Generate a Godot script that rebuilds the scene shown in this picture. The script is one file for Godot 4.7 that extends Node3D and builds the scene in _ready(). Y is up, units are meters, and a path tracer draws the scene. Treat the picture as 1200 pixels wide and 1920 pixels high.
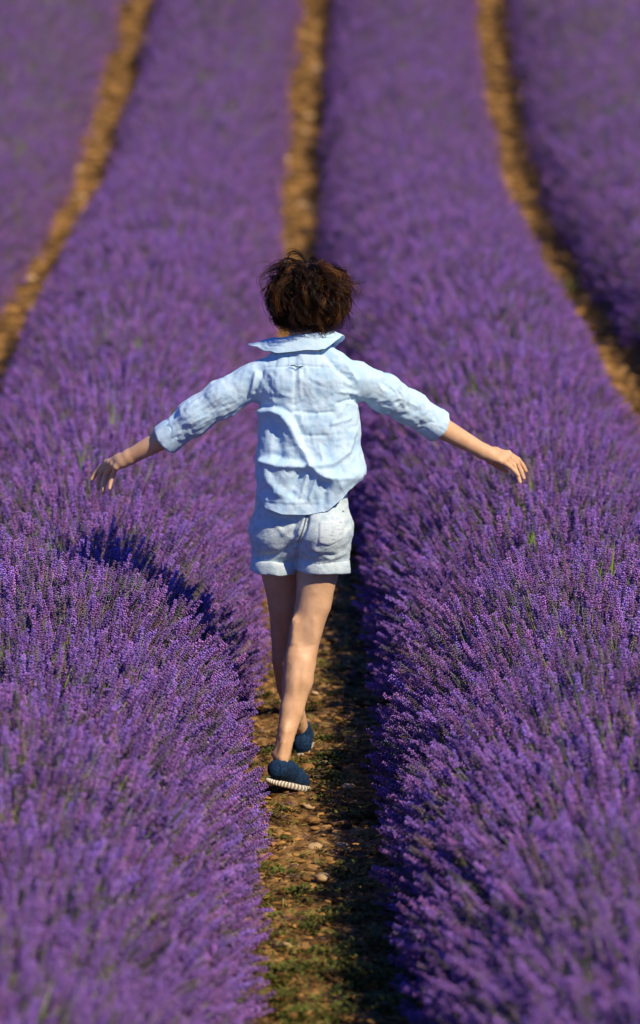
extends Node3D

# ---------------------------------------------------------------- numbers of the place
const SLOPE := 0.07            # the field climbs gently away from the viewer
const RISE_FROM := 25.2        # and steepens farther up
const PATH_X := 0.112
const HALF_PITCH := 0.828
var rng := RandomNumberGenerator.new()
var noise_a := FastNoiseLite.new()
var noise_b := FastNoiseLite.new()
var noise_c := FastNoiseLite.new()
var girl_at := Vector3(0.0719, 0.7893, -11.2753)

func _ready():
	# ---- camera
	var cam := Camera3D.new()
	cam.name = "camera"
	cam.position = Vector3(0, 2.907, 0)
	cam.rotation = Vector3(deg_to_rad(-6.34), -0.01, 0)
	var attr := CameraAttributesPhysical.new()
	attr.frustum_focal_length = 87.5
	attr.frustum_focus_distance = 11.15
	attr.frustum_near = 0.1
	attr.frustum_far = 3000.0
	attr.exposure_aperture = 1.6
	attr.auto_exposure_enabled = false
	cam.attributes = attr
	cam.fov = 15.62
	cam.near = 0.1
	cam.far = 3000.0
	add_child(cam)
	cam.current = true
	# ---- sky
	var env := Environment.new()
	env.background_mode = Environment.BG_SKY
	var sm := ProceduralSkyMaterial.new()
	sm.sky_top_color = Color(0.13, 0.33, 0.70)
	sm.sky_horizon_color = Color(0.50, 0.64, 0.84)
	sm.sky_curve = 0.12
	sm.ground_bottom_color = Color(0.30, 0.24, 0.22)
	sm.ground_horizon_color = Color(0.45, 0.42, 0.42)
	sm.sun_angle_max = 3.0
	sm.sky_energy_multiplier = 1.0
	var sky := Sky.new()
	sky.sky_material = sm
	env.sky = sky
	env.tonemap_mode = Environment.TONE_MAPPER_LINEAR
	env.tonemap_exposure = 1.12
	env.sdfgi_enabled = true
	env.ssao_enabled = true
	env.ssil_enabled = true
	var we := WorldEnvironment.new()
	we.name = "world_environment"
	we.environment = env
	add_child(we)
	# ---- sun: from behind on the right
	var sun := DirectionalLight3D.new()
	sun.name = "sun"
	sun.light_color = Color(1.0, 0.92, 0.80)
	sun.light_energy = 1.6
	sun.light_angular_distance = 0.5
	sun.shadow_enabled = true
	sun.basis = Basis.looking_at(Vector3(-0.490, -0.670, -0.560), Vector3.UP)
	add_child(sun)
	# ---- noises
	rng.seed = 4711
	noise_a.seed = 11; noise_a.frequency = 1.0; noise_a.fractal_octaves = 3
	noise_b.seed = 23; noise_b.frequency = 1.0; noise_b.fractal_octaves = 4
	noise_c.seed = 57; noise_c.frequency = 1.0; noise_c.fractal_octaves = 1
	make_materials()
	# ---- the place
	make_ground()
	make_path(0, 6.5, 47.0, "brown soil path between the lavender rows that the woman walks along")
	make_path(-1, 14.0, 47.0, "ochre soil path left of the lavender row under the woman's left hand")
	make_path(1, 14.0, 47.0, "ochre soil path right of the lavender row under the woman's right hand")
	make_path(2, 26.0, 47.0, "ochre soil path at the far right upper corner")
	make_stalks()
	lavender_row(-1, 5.4, 46.0, 3900.0, 300, "purple lavender row left of the walking woman, under her left hand")
	lavender_row(1, 5.4, 46.0, 3900.0, 300, "purple lavender row right of the walking woman, under her right hand")
	lavender_row(-3, 13.0, 46.0, 2900.0, 0, "purple lavender row at the far left, beyond the left ochre path")
	lavender_row(3, 13.0, 46.0, 2900.0, 0, "purple lavender row at the right edge, beyond the right ochre path")
	lavender_row(5, 25.0, 46.0, 1800.0, 0, "sliver of a lavender row at the far right upper corner")
	make_stones()
	make_weeds()
	make_person()

# ---------------------------------------------------------------- helpers
func height(x: float, z: float) -> float:
	var l := -z
	var h := SLOPE * l
	if l > RISE_FROM:
		var u := l - RISE_FROM
		if u < 26.0:
			h += 0.0109 * u * u
		else:
			h += 0.0109 * 26.0 * 26.0 + 0.5668 * 26.0 * (1.0 - exp(-(u - 26.0) / 26.0))
	return h

func bend(z: float) -> float:
	var u := maxf(0.0, -z - 22.0)
	return 0.0011 * minf(u, 40.0) * minf(u, 40.0)

func gauss() -> float:
	return rng.randfn(0.0, 1.0)

func sr(c: Color) -> Color:
	return c.linear_to_srgb()

func lin(r: float, g: float, b: float) -> Color:
	return Color(r, g, b).linear_to_srgb()

func noise_tex(freq: float, octaves: int, seed_: int, size := 512, ramp: Gradient = null, as_normal := false, bump := 6.0, kind := FastNoiseLite.TYPE_SIMPLEX_SMOOTH) -> NoiseTexture2D:
	var n := FastNoiseLite.new()
	n.noise_type = kind
	n.seed = seed_
	n.frequency = freq
	n.fractal_octaves = octaves
	var t := NoiseTexture2D.new()
	t.width = size
	t.height = size
	t.seamless = true
	t.noise = n
	if ramp:
		t.color_ramp = ramp
	if as_normal:
		t.as_normal_map = true
		t.bump_strength = bump
	return t

func ramp(cols: Array, at: Array) -> Gradient:
	var g := Gradient.new()
	g.offsets = PackedFloat32Array(at)
	var p := PackedColorArray()
	for c in cols:
		p.append(c)
	g.colors = p
	return g

var M := {}

func mat(name_: String, c: Color, rough := 0.85, vcol := false) -> StandardMaterial3D:
	var m := StandardMaterial3D.new()
	m.resource_name = name_
	m.albedo_color = c
	m.roughness = rough
	m.metallic_specular = 0.3
	m.vertex_color_use_as_albedo = vcol
	M[name_] = m
	return m

func make_materials():
	var soil := mat("soil", Color.WHITE, 0.95)
	soil.albedo_texture = noise_tex(0.02, 5, 3, 1024, ramp([lin(0.09, 0.047, 0.016), lin(0.22, 0.122, 0.042), lin(0.39, 0.238, 0.092)], [0.28, 0.5, 0.78]))
	soil.uv1_triplanar = true
	soil.uv1_world_triplanar = true
	soil.uv1_scale = Vector3.ONE * 0.9
	soil.normal_enabled = true
	soil.normal_texture = noise_tex(0.03, 5, 8, 512, null, true, 14.0)
	soil.normal_scale = 1.0
	soil.detail_enabled = true
	soil.detail_blend_mode = BaseMaterial3D.BLEND_MODE_MUL
	soil.detail_uv_layer = BaseMaterial3D.DETAIL_UV_2
	soil.detail_albedo = noise_tex(0.03, 3, 15, 256, ramp([lin(0.28, 0.26, 0.25), lin(0.75, 0.74, 0.72), lin(1, 1, 1)], [0.32, 0.48, 0.62]))
	soil.uv2_triplanar = true
	soil.uv2_world_triplanar = true
	soil.uv2_scale = Vector3(0.22, 0.45, 0.45)
	var clod := mat("clod", lin(0.40, 0.22, 0.075), 0.95, true)
	clod.normal_enabled = true
	clod.normal_texture = noise_tex(0.03, 4, 9, 256, null, true, 10.0)
	clod.uv1_triplanar = true
	clod.uv1_scale = Vector3.ONE * 6.0
	mat("stem", lin(0.28, 0.31, 0.17), 0.8, true)
	var fl := mat("flower", Color.WHITE, 0.75, true)
	fl.backlight_enabled = true
	fl.backlight = lin(0.10, 0.03, 0.14)
	mat("leaf", lin(0.10, 0.125, 0.07), 0.8, true)
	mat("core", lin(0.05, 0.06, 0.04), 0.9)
	mat("weed", lin(0.085, 0.11, 0.022), 0.7, true)
	var skin := mat("skin", Color.WHITE, 0.5)
	skin.albedo_texture = noise_tex(0.015, 4, 31, 256, ramp([lin(0.58, 0.35, 0.195), lin(0.67, 0.415, 0.24), lin(0.72, 0.46, 0.275)], [0.2, 0.5, 0.8]))
	skin.uv1_triplanar = true
	skin.uv1_scale = Vector3.ONE * 4.0
	skin.subsurf_scatter_enabled = true
	skin.subsurf_scatter_strength = 0.05
	skin.metallic_specular = 0.4
	var weave := woven(256)
	var shirt := mat("shirt", Color.WHITE, 0.9)
	shirt.albedo_texture = noise_tex(0.02, 4, 41, 256, ramp([lin(0.46, 0.70, 0.90), lin(0.53, 0.75, 0.925), lin(0.59, 0.79, 0.94)], [0.25, 0.5, 0.75]))
	shirt.uv1_triplanar = true
	shirt.uv1_scale = Vector3.ONE * 3.0
	shirt.normal_enabled = true
	shirt.normal_texture = noise_tex(0.03, 5, 43, 512, null, true, 5.0)
	shirt.normal_scale = 0.4
	shirt.backlight_enabled = true
	shirt.backlight = lin(0.10, 0.13, 0.16)
	var seam := mat("seam", lin(0.50, 0.63, 0.75), 0.9)
	seam.metallic_specular = 0.2
	mat("tag", lin(0.03, 0.035, 0.06), 0.9)
	var denim := mat("denim", Color.WHITE, 0.9)
	denim.albedo_texture = noise_tex(0.03, 4, 51, 256, ramp([lin(0.40, 0.54, 0.62), lin(0.51, 0.64, 0.69), lin(0.62, 0.72, 0.75)], [0.2, 0.5, 0.8]))
	denim.uv1_triplanar = true
	denim.uv1_scale = Vector3.ONE * 5.0
	denim.normal_enabled = true
	denim.normal_texture = noise_tex(0.05, 4, 53, 512, null, true, 5.0)
	denim.normal_scale = 0.6
	mat("denim_dark", lin(0.16, 0.19, 0.22), 0.9)
	var worn := mat("worn_denim", Color.WHITE, 0.9)
	worn.albedo_texture = noise_tex(0.045, 3, 77, 256, ramp([lin(0.14, 0.18, 0.21), lin(0.46, 0.58, 0.64), lin(0.58, 0.69, 0.73)], [0.14, 0.22, 0.5]))
	worn.uv1_triplanar = true
	worn.uv1_scale = Vector3(5, 9, 5)
	mat("rivet", lin(0.30, 0.20, 0.09), 0.4)
	var canvas := mat("canvas", Color.WHITE, 0.9)
	canvas.albedo_texture = noise_tex(0.03, 3, 61, 256, ramp([lin(0.005, 0.016, 0.048), lin(0.014, 0.050, 0.125)], [0.3, 0.7]))
	canvas.uv1_triplanar = true
	canvas.uv1_scale = Vector3.ONE * 12.0
	canvas.normal_enabled = true
	canvas.normal_texture = weave
	mat("sole", Color.WHITE, 0.85, true)
	mat("hair", Color.WHITE, 0.42, true)
	mat("hair_base", lin(0.022, 0.010, 0.005), 0.7)
	mat("eye", lin(0.75, 0.72, 0.68), 0.2)
	mat("iris", lin(0.05, 0.03, 0.02), 0.2)
	mat("lip", lin(0.42, 0.14, 0.11), 0.4)

func woven(n: int) -> ImageTexture:
	var im := Image.create(n, n, false, Image.FORMAT_RGB8)
	var q := FastNoiseLite.new()
	q.seed = 5; q.frequency = 0.06
	for y in n:
		for x in n:
			var h := 0.5 + 0.22 * sin(x * TAU * 32.0 / n) + 0.22 * sin(y * TAU * 32.0 / n) + 0.2 * q.get_noise_2d(x, y)
			im.set_pixel(x, y, Color(h, h, h))
	im.bump_map_to_normal_map(3.0)
	return ImageTexture.create_from_image(im)

func add_mesh(called: String, m: Mesh, material: Material, parent: Node = null) -> MeshInstance3D:
	var o := MeshInstance3D.new()
	o.name = called
	o.mesh = m
	if material:
		o.material_override = material
	(parent if parent else self).add_child(o, true)
	return o

func tag(o: Node, label: String, category: String, group := ""):
	o.set_meta("label", label)
	o.set_meta("category", category)
	if group:
		o.set_meta("group", group)

func array_mesh(v: PackedVector3Array, n: PackedVector3Array, idx: PackedInt32Array, col := PackedColorArray()) -> ArrayMesh:
	var a := []
	a.resize(Mesh.ARRAY_MAX)
	a[Mesh.ARRAY_VERTEX] = v
	a[Mesh.ARRAY_NORMAL] = n
	a[Mesh.ARRAY_INDEX] = idx
	if col.size():
		a[Mesh.ARRAY_COLOR] = col
	var m := ArrayMesh.new()
	m.add_surface_from_arrays(Mesh.PRIMITIVE_TRIANGLES, a)
	return m

func normals_of(v: PackedVector3Array, idx: PackedInt32Array) -> PackedVector3Array:
	var n := PackedVector3Array()
	n.resize(v.size())
	for i in range(0, idx.size(), 3):
		var a := idx[i]
		var b := idx[i + 1]
		var c := idx[i + 2]
		var f := (v[c] - v[a]).cross(v[b] - v[a])   # clockwise front
		n[a] += f; n[b] += f; n[c] += f
	for i in n.size():
		n[i] = n[i].normalized() if n[i].length_squared() > 1e-20 else Vector3.UP
	return n

# a sheet of nu x nv points -> mesh
func sheet(pts: PackedVector3Array, nu: int, nv: int, flip := false, col := PackedColorArray()) -> ArrayMesh:
	var idx := PackedInt32Array()
	for j in nv - 1:
		for i in nu - 1:
			var a := j * nu + i
			var b := a + 1
			var c := a + nu
			var d := c + 1
			if flip:
				idx.append_array([a, b, c, b, d, c])
			else:
				idx.append_array([a, c, b, b, c, d])
	return array_mesh(pts, normals_of(pts, idx), idx, col)

# ---------------------------------------------------------------- ground
func make_ground():
	var xs := PackedFloat32Array()
	var zs := PackedFloat32Array()
	for k in range(-14, 15):
		xs.append(k * 0.6)
	for e in [14, 22, 36, 60, 110, 220, 500, 1200]:
		xs.append(e)
		xs.insert(0, -e)
	for e in [1200, 500, 200, 80, 40, 20, 10, 5]:
		zs.append(e)
	for k in range(0, 101):
		zs.append(-k * 0.6)
	for e in [66, 76, 90, 120, 180, 300, 600, 1200]:
		zs.append(-e)
	var pts := PackedVector3Array()
	for z in zs:
		for x in xs:
			var zz: float = clampf(z, -400.0, 12.0)
			pts.append(Vector3(x, height(x, zz) - 0.035, z))
	var o := add_mesh("ground", sheet(pts, xs.size(), zs.size(), true), M.soil)
	o.set_meta("kind", "structure")
	o.set_meta("label", "ochre soil of the lavender field under the rows")

func relief(x: float, z: float) -> float:
	var r := 0.016 * noise_b.get_noise_2d(x * 5.0, z * 7.0) + 0.016 * noise_a.get_noise_2d(x * 16.0, z * 24.0) + 0.006 * noise_c.get_noise_2d(x * 70.0, z * 80.0)
	return r

func make_path(k: int, l0: float, l1: float, label: String):
	var pts := PackedVector3Array()
	var nu := 41 if k == 0 else 25
	var z := -l0
	var nv := 0
	while z > -l1:
		for i in nu:
			var u := float(i) / (nu - 1) - 0.5
			var x := PATH_X + k * 2.0 * HALF_PITCH + bend(z) + u * 1.0
			pts.append(Vector3(x, height(x, z) + 0.012 + relief(x, z) * (1.0 if absf(z) < 18.0 else 4.2) + 0.10 * maxf(0.0, absf(u) - 0.2) , z))
		nv += 1
		z -= 0.022 if -z < 16.0 and k == 0 else (0.04 if k == 0 else 0.05)
	var o := add_mesh("path", sheet(pts, nu, nv, false), M.soil)
	o.set_meta("kind", "structure")
	o.set_meta("label", label)

# ---------------------------------------------------------------- lavender
var stalk_mesh := []
var stalk_low := []

func spindle(v: PackedVector3Array, idx: PackedInt32Array, col: PackedColorArray, a: Vector3, b: Vector3, r: float, c0: Color, c1: Color, sides := 3, mid := 0.55):
	var d := (b - a).normalized()
	var s := d.cross(Vector3(0.31, 0.77, 0.55)).normalized()
	var t := d.cross(s)
	var o := v.size()
	v.append(a)
	col.append(c0)
	for i in sides:
		var an := TAU * i / sides
		v.append(a.lerp(b, mid) + (s * cos(an) + t * sin(an)) * r)
		col.append(c0.lerp(c1, 0.5))
	v.append(b)
	col.append(c1)
	for i in sides:
		var j := (i + 1) % sides
		idx.append_array([o, o + 1 + i, o + 1 + j, o + sides + 1, o + 1 + j, o + 1 + i])

func make_stalk(kind: int) -> ArrayMesh:
	# one flower stalk 0.40 m long, root at the origin, growing along +y
	var r := RandomNumberGenerator.new()
	r.seed = 900 + kind
	var m := ArrayMesh.new()
	# stem
	var v := PackedVector3Array()
	var idx := PackedInt32Array()
	var col := PackedColorArray()
	var bow := Vector3(r.randf_range(-0.02, 0.02), 0, r.randf_range(-0.02, 0.02))
	var at := func(y: float) -> Vector3:
		var u := y / 0.40
		return Vector3(0, y, 0) + bow * (u * u - u) * 2.0
	var rings := 4
	var top := 0.345
	for j in rings + 1:
		var y := top * j / rings
		var c: Vector3 = at.call(y)
		for i in 3:
			var an := TAU * i / 3.0
			v.append(c + Vector3(cos(an), 0, sin(an)) * (0.0015 - 0.0004 * j / rings))
			var g := 0.75 + 0.4 * j / rings
			col.append(Color(g, g, g))
	for j in rings:
		for i in 3:
			var a := j * 3 + i
			var b := j * 3 + (i + 1) % 3
			idx.append_array([a, a + 3, b, b, a + 3, b + 3])
	# a few narrow leaves low on the stem
	for q in 4:
		var y := 0.06 + 0.05 * q
		var an := r.randf() * TAU
		var c: Vector3 = at.call(y)
		var d := Vector3(cos(an), 1.6, sin(an)).normalized()
		spindle(v, idx, col, c, c + d * 0.035, 0.0022, Color(0.9, 0.95, 0.8), Color(0.8, 0.9, 0.8), 3, 0.4)
	var st := []
	st.resize(Mesh.ARRAY_MAX)
	st[Mesh.ARRAY_VERTEX] = v
	st[Mesh.ARRAY_NORMAL] = normals_of(v, idx)
	st[Mesh.ARRAY_INDEX] = idx
	st[Mesh.ARRAY_COLOR] = col
	m.add_surface_from_arrays(Mesh.PRIMITIVE_TRIANGLES, st)
	m.surface_set_material(0, M.stem)
	# the spike: whorls of calyxes with small open flowers
	v = PackedVector3Array()
	idx = PackedInt32Array()
	col = PackedColorArray()
	var calyx := Color(0.172, 0.085, 0.235)
	var calyx2 := Color(0.262, 0.138, 0.320)
	var lip := Color(0.335, 0.180, 0.640)
	var lip2 := Color(0.470, 0.258, 0.680)
	var open := 0.6
	if kind == 6:      # still in bud: grey green
		calyx = Color(0.17, 0.165, 0.13)
		calyx2 = Color(0.21, 0.19, 0.20)
		lip = Color(0.22, 0.17, 0.30)
		lip2 = Color(0.24, 0.22, 0.22)
		open = 0.3
	elif kind == 7:    # fading: dull and brownish
		calyx = Color(0.20, 0.14, 0.17)
		calyx2 = Color(0.26, 0.20, 0.21)
		lip = Color(0.26, 0.16, 0.34)
		lip2 = Color(0.32, 0.24, 0.30)
		open = 0.25
	elif kind >= 3:
		open = 0.4 + 0.12 * (kind - 3)
	var ys := []
	var n: int = [8, 6, 9, 7, 10, 8, 7, 8][kind]
	if kind % 2 == 0:
		ys.append(0.345 - 0.022 - 0.004 * kind / 2.0)
	for j in n:
		ys.append(0.341 + (0.0088 + 0.0006 * (kind % 3)) * j * (1.0 - 0.02 * j))
	for j in ys.size():
		var y: float = ys[j]
		var c: Vector3 = at.call(y)
		var taper := 1.0 - 0.45 * maxf(0.0, (y - 0.355) / 0.05)
		if y < 0.33:
			taper = 0.75
		var cnt := 6 if taper > 0.8 else 5
		var ph := r.randf() * TAU
		for i in cnt:
			var an := ph + TAU * i / cnt + r.randf_range(-0.2, 0.2)
			var d := Vector3(cos(an), 1.25 + 0.6 * (1.0 - taper) + r.randf_range(-0.2, 0.35), sin(an)).normalized()
			var le := 0.0108 * taper * r.randf_range(0.85, 1.1)
			var cc := calyx.lerp(calyx2, r.randf())
			var e := c + d * le
			spindle(v, idx, col, c, e, 0.0024 * taper, cc, cc.lerp(lip, 0.35), 3, 0.6)
			if r.randf() < open:
				var f := d.lerp(Vector3(cos(an), 0.1, sin(an)), 0.5).normalized()
				spindle(v, idx, col, e - d * 0.0025, e + f * 0.0042, 0.0028, lip, lip2 if r.randf() < 0.5 else lip, 4, 0.62)
	st = []
	st.resize(Mesh.ARRAY_MAX)
	st[Mesh.ARRAY_VERTEX] = v
	st[Mesh.ARRAY_NORMAL] = normals_of(v, idx)
	st[Mesh.ARRAY_INDEX] = idx
	st[Mesh.ARRAY_COLOR] = col
	m.add_surface_from_arrays(Mesh.PRIMITIVE_TRIANGLES, st)
	m.surface_set_material(1, M.flower)
	return m

var sprig_mesh: ArrayMesh

func make_stalks():
	for k in 8:
		stalk_mesh.append(make_stalk(k))
	var v := PackedVector3Array()
	var idx := PackedInt32Array()
	var col := PackedColorArray()
	for q in 16:
		var y := 0.01 + 0.008 * q
		var an := q * 2.4
		var d := Vector3(cos(an), 1.1, sin(an)).normalized()
		var g := rng.randf_range(0.7, 1.3)
		spindle(v, idx, col, Vector3(0, y, 0), Vector3(0, y, 0) + d * 0.05, 0.003, Color(g, g, g), Color(g * 1.1, g * 1.15, g), 3, 0.4)
	sprig_mesh = array_mesh(v, normals_of(v, idx), idx, col)

func multi(called: String, mesh_: Mesh, buf: PackedFloat32Array, parent: Node, material: Material = null) -> MultiMeshInstance3D:
	var mm := MultiMesh.new()
	mm.transform_format = MultiMesh.TRANSFORM_3D
	mm.use_colors = true
	mm.mesh = mesh_
	mm.instance_count = buf.size() / 16
	mm.buffer = buf
	var o := MultiMeshInstance3D.new()
	o.name = called
	o.multimesh = mm
	if material:
		o.material_override = material
	o.set_meta("kind", "stuff")
	(parent if parent else self).add_child(o, true)
	return o

func push(buf: PackedFloat32Array, b: Basis, o: Vector3, c: Color):
	buf.append_array(PackedFloat32Array([b.x.x, b.y.x, b.z.x, o.x, b.x.y, b.y.y, b.z.y, o.y, b.x.z, b.y.z, b.z.z, o.z, c.r, c.g, c.b, 1.0]))

func frame_of(d: Vector3, s: float, spin: float) -> Basis:
	var x := d.cross(Vector3(0.2, 0.31, 0.93)).normalized()
	var z := x.cross(d)
	var xx := x * cos(spin) + z * sin(spin)
	return Basis(xx * s, d * s, xx.cross(d) * s)

func lavender_row(k: int, l0: float, l1: float, per_m: float, singles: int, label: String):
	var row := Node3D.new()
	row.name = "lavender_row"
	add_child(row, true)
	tag(row, label, "lavender row", "lavender rows of the field")
	var ri := RandomNumberGenerator.new()
	ri.seed = 100 + k * 7
	var cx0 := PATH_X + k * HALF_PITCH
	# leafy body
	var pts := PackedVector3Array()
	var nu := 15
	var nv := 0
	var z := -l0
	while z > -l1:
		for i in nu:
			var th := lerpf(-1.75, 1.75, float(i) / (nu - 1))
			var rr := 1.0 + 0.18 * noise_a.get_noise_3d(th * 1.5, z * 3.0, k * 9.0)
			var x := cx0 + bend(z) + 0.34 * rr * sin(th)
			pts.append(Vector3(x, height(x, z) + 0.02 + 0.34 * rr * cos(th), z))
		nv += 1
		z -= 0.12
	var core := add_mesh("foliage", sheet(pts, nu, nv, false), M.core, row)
	core.set_meta("kind", "stuff")
	# sprigs on it
	var buf := PackedFloat32Array()
	for q in int((l1 - l0) * 220.0):
		z = -ri.randf_range(l0, minf(l1, 30.0))
		var th := ri.randf_range(-1.6, 1.6)
		var x := cx0 + bend(z) + 0.36 * sin(th)
		var p := Vector3(x, height(x, z) + 0.02 + 0.34 * cos(th), z)
		var d := Vector3(sin(th), cos(th) + 0.35, ri.randfn(0, 0.4)).normalized()
		var g := ri.randf_range(0.7, 1.3)
		push(buf, frame_of(d, ri.randf_range(0.8, 1.4), ri.randf() * TAU), p - d * 0.02, Color(g, g, g * 0.95))
	multi("leaf_sprays", sprig_mesh, buf, row, M.leaf)
	# flower stalks
	var bufs := []
	for i in 8:
		bufs.append(PackedFloat32Array())
	var kept := []
	var total := int((l1 - l0) * per_m)
	var girl_z := girl_at.z
	for q in total:
		var l: float
		# denser where near, a little thinner far up the slope
		l = ri.randf_range(l0, l1)
		if l > 20.0 and ri.randf() > lerpf(1.0, 0.62, clampf((l - 20.0) / 8.0, 0.0, 1.0)):
			continue
		z = -l
		var cell := floorf(l / 0.44)
		var jit := noise_c.get_noise_2d(cell * 13.7, k * 31.0)
		var ph := (l / 0.44 - cell - 0.5) * 2.0 - 0.35 * jit          # -1..1 along one plant
		var dip := 1.0 - 0.05 * ph * ph
		var big := 1.0 + (0.05 if l < 18.0 else 0.085) * noise_c.get_noise_2d(cell * 7.1, k * 17.0)
		var th := ri.randf_range(-1.66, 1.66)
		var patch := noise_a.get_noise_3d(l * 0.9, th * 1.1, k * 5.0)
		var a := (0.622 + 0.032 * clampf((l - 18.0) / 6.0, 0.0, 1.0)) * dip * big
		var b := 0.60 * dip * big * (1.0 + 0.10 * patch)
		var deep := 1.0 + ri.randfn(0.0, 0.075)
		if ri.randf() < 0.5:
			deep -= ri.randf_range(0.03, 0.30)
		deep = minf(deep, 1.08)
		var cx := cx0 + bend(z)
		var g := height(cx, z)
		var tip := Vector3(cx + a * deep * sin(th), g + 0.075 + b * deep * cos(th), z)
		if tip.y < g + 0.05:
			continue
		var dt := th * 0.80 + ri.randfn(0.0, 0.15)
		var dz := ri.randfn(0.0, 0.17) - 0.22 * ph
		var d := Vector3(sin(dt), cos(dt), dz).normalized()
		if absf(z - girl_z + 0.2) < 0.55 and absf(tip.x - girl_at.x + 0.02) < 0.135:
			continue
		var s := ri.randf_range(0.70, 1.06)
		var root := tip - d * 0.40 * s
		var v := 0.62 + 0.85 * pow(ri.randf(), 1.5)
		var hue := ri.randf()
		var c := Color(v * lerpf(0.86, 1.18, hue), v * lerpf(0.95, 1.05, ri.randf()), v * lerpf(1.12, 0.90, hue))
		var kind := ri.randi() % 6
		var odd := ri.randf()
		if odd < 0.12 + 0.30 * clampf(patch * 1.5, 0.0, 1.0):
			kind = 6
		elif odd > 0.93:
			kind = 7
		var bs := frame_of(d, s, ri.randf() * TAU)
		var fat := ri.randf_range(0.8, 1.2)
		bs.x *= fat
		bs.z *= fat
		if singles > 0 and l < 9.3:
			# in view of the camera?
			var e := tip - Vector3(0, 2.907, 0)
			var fwd := -e.z * cos(0.1107) - e.y * sin(0.1107)
			var up := e.y * cos(0.1107) - e.z * sin(0.1107)
			if absf(up / fwd) < 0.137 and absf(e.x / fwd - 0.01) < 0.0855 and deep > 0.97:
				kept.append([fwd, kind, bs, root, c])
				continue
		push(bufs[kind], bs, root, c)
	if singles > 0:
		kept.sort_custom(func(p, q): return p[0] < q[0])
		for i in kept.size():
			var e = kept[i]
			if i < singles:
				var o := add_mesh("flower_stalk", stalk_mesh[e[1]], null, row)
				o.transform = Transform3D(e[2], e[3])
			else:
				push(bufs[e[1]], e[2], e[3], e[4])
	for i in 8:
		multi("flower_mass", stalk_mesh[i], bufs[i], row)
	# green blades that stand out of the flowers
	var gb := PackedFloat32Array()
	for q in int((l1 - l0) * 44.0):
		var l := ri.randf_range(l0, l1)
		z = -l
		if noise_a.get_noise_2d(l * 0.8, k * 3.0) < -0.05:
			continue
		var th := ri.randf_range(-1.2, 1.2)
		var cx := cx0 + bend(z)
		var d := Vector3(sin(th * 0.8) + ri.randfn(0, 0.1), cos(th * 0.8), ri.randfn(0, 0.2)).normalized()
		var tip := Vector3(cx + 0.58 * sin(th), height(cx, z) + 0.06 + 0.60 * cos(th), z)
		push(gb, frame_of(d, ri.randf_range(1.0, 2.0), ri.randf() * TAU), tip - d * 0.15, Color(1.5, 1.9, 0.7))
	multi("green_blades", blade_mesh(), gb, row, M.leaf)

var blade_cache: ArrayMesh

func blade_mesh() -> ArrayMesh:
	if blade_cache == null:
		var v := PackedVector3Array()
		var idx := PackedInt32Array()
		var col := PackedColorArray()
		for q in 3:
			var b := Vector3(0.004 * q - 0.004, 0.0, 0.003 * q)
			spindle(v, idx, col, b, b + Vector3(0.012 * (q - 1), 0.11 - 0.015 * q, 0.01 * q), 0.0024, Color(0.9, 0.9, 0.9), Color(1.1, 1.1, 1.0), 3, 0.3)
		blade_cache = array_mesh(v, normals_of(v, idx), idx, col)
	return blade_cache

# ---------------------------------------------------------------- stones and weeds
func stone_mesh(seed_: int, flat := 0.6) -> ArrayMesh:
	var n := FastNoiseLite.new()
	n.seed = seed_; n.frequency = 0.9; n.fractal_octaves = 2
	var nu := 11
	var nv := 7
	var pts := PackedVector3Array()
	var col := PackedColorArray()
	for j in nv:
		var la := PI * (float(j) / (nv - 1) - 0.5)
		for i in nu:
			var lo := TAU * (i % (nu - 1)) / (nu - 1)
			var d := Vector3(cos(la) * cos(lo), sin(la), cos(la) * sin(lo))
			var r := 0.5 * (1.0 + 0.55 * n.get_noise_3dv(d * 1.6))
			r = minf(r, 0.52)
			pts.append(Vector3(d.x * r, d.y * r * flat, d.z * r))
			var g := 0.9 + 0.3 * n.get_noise_3dv(d * 4.0)
			col.append(Color(g, g, g))
	return sheet(pts, nu, nv, false, col)

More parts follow.
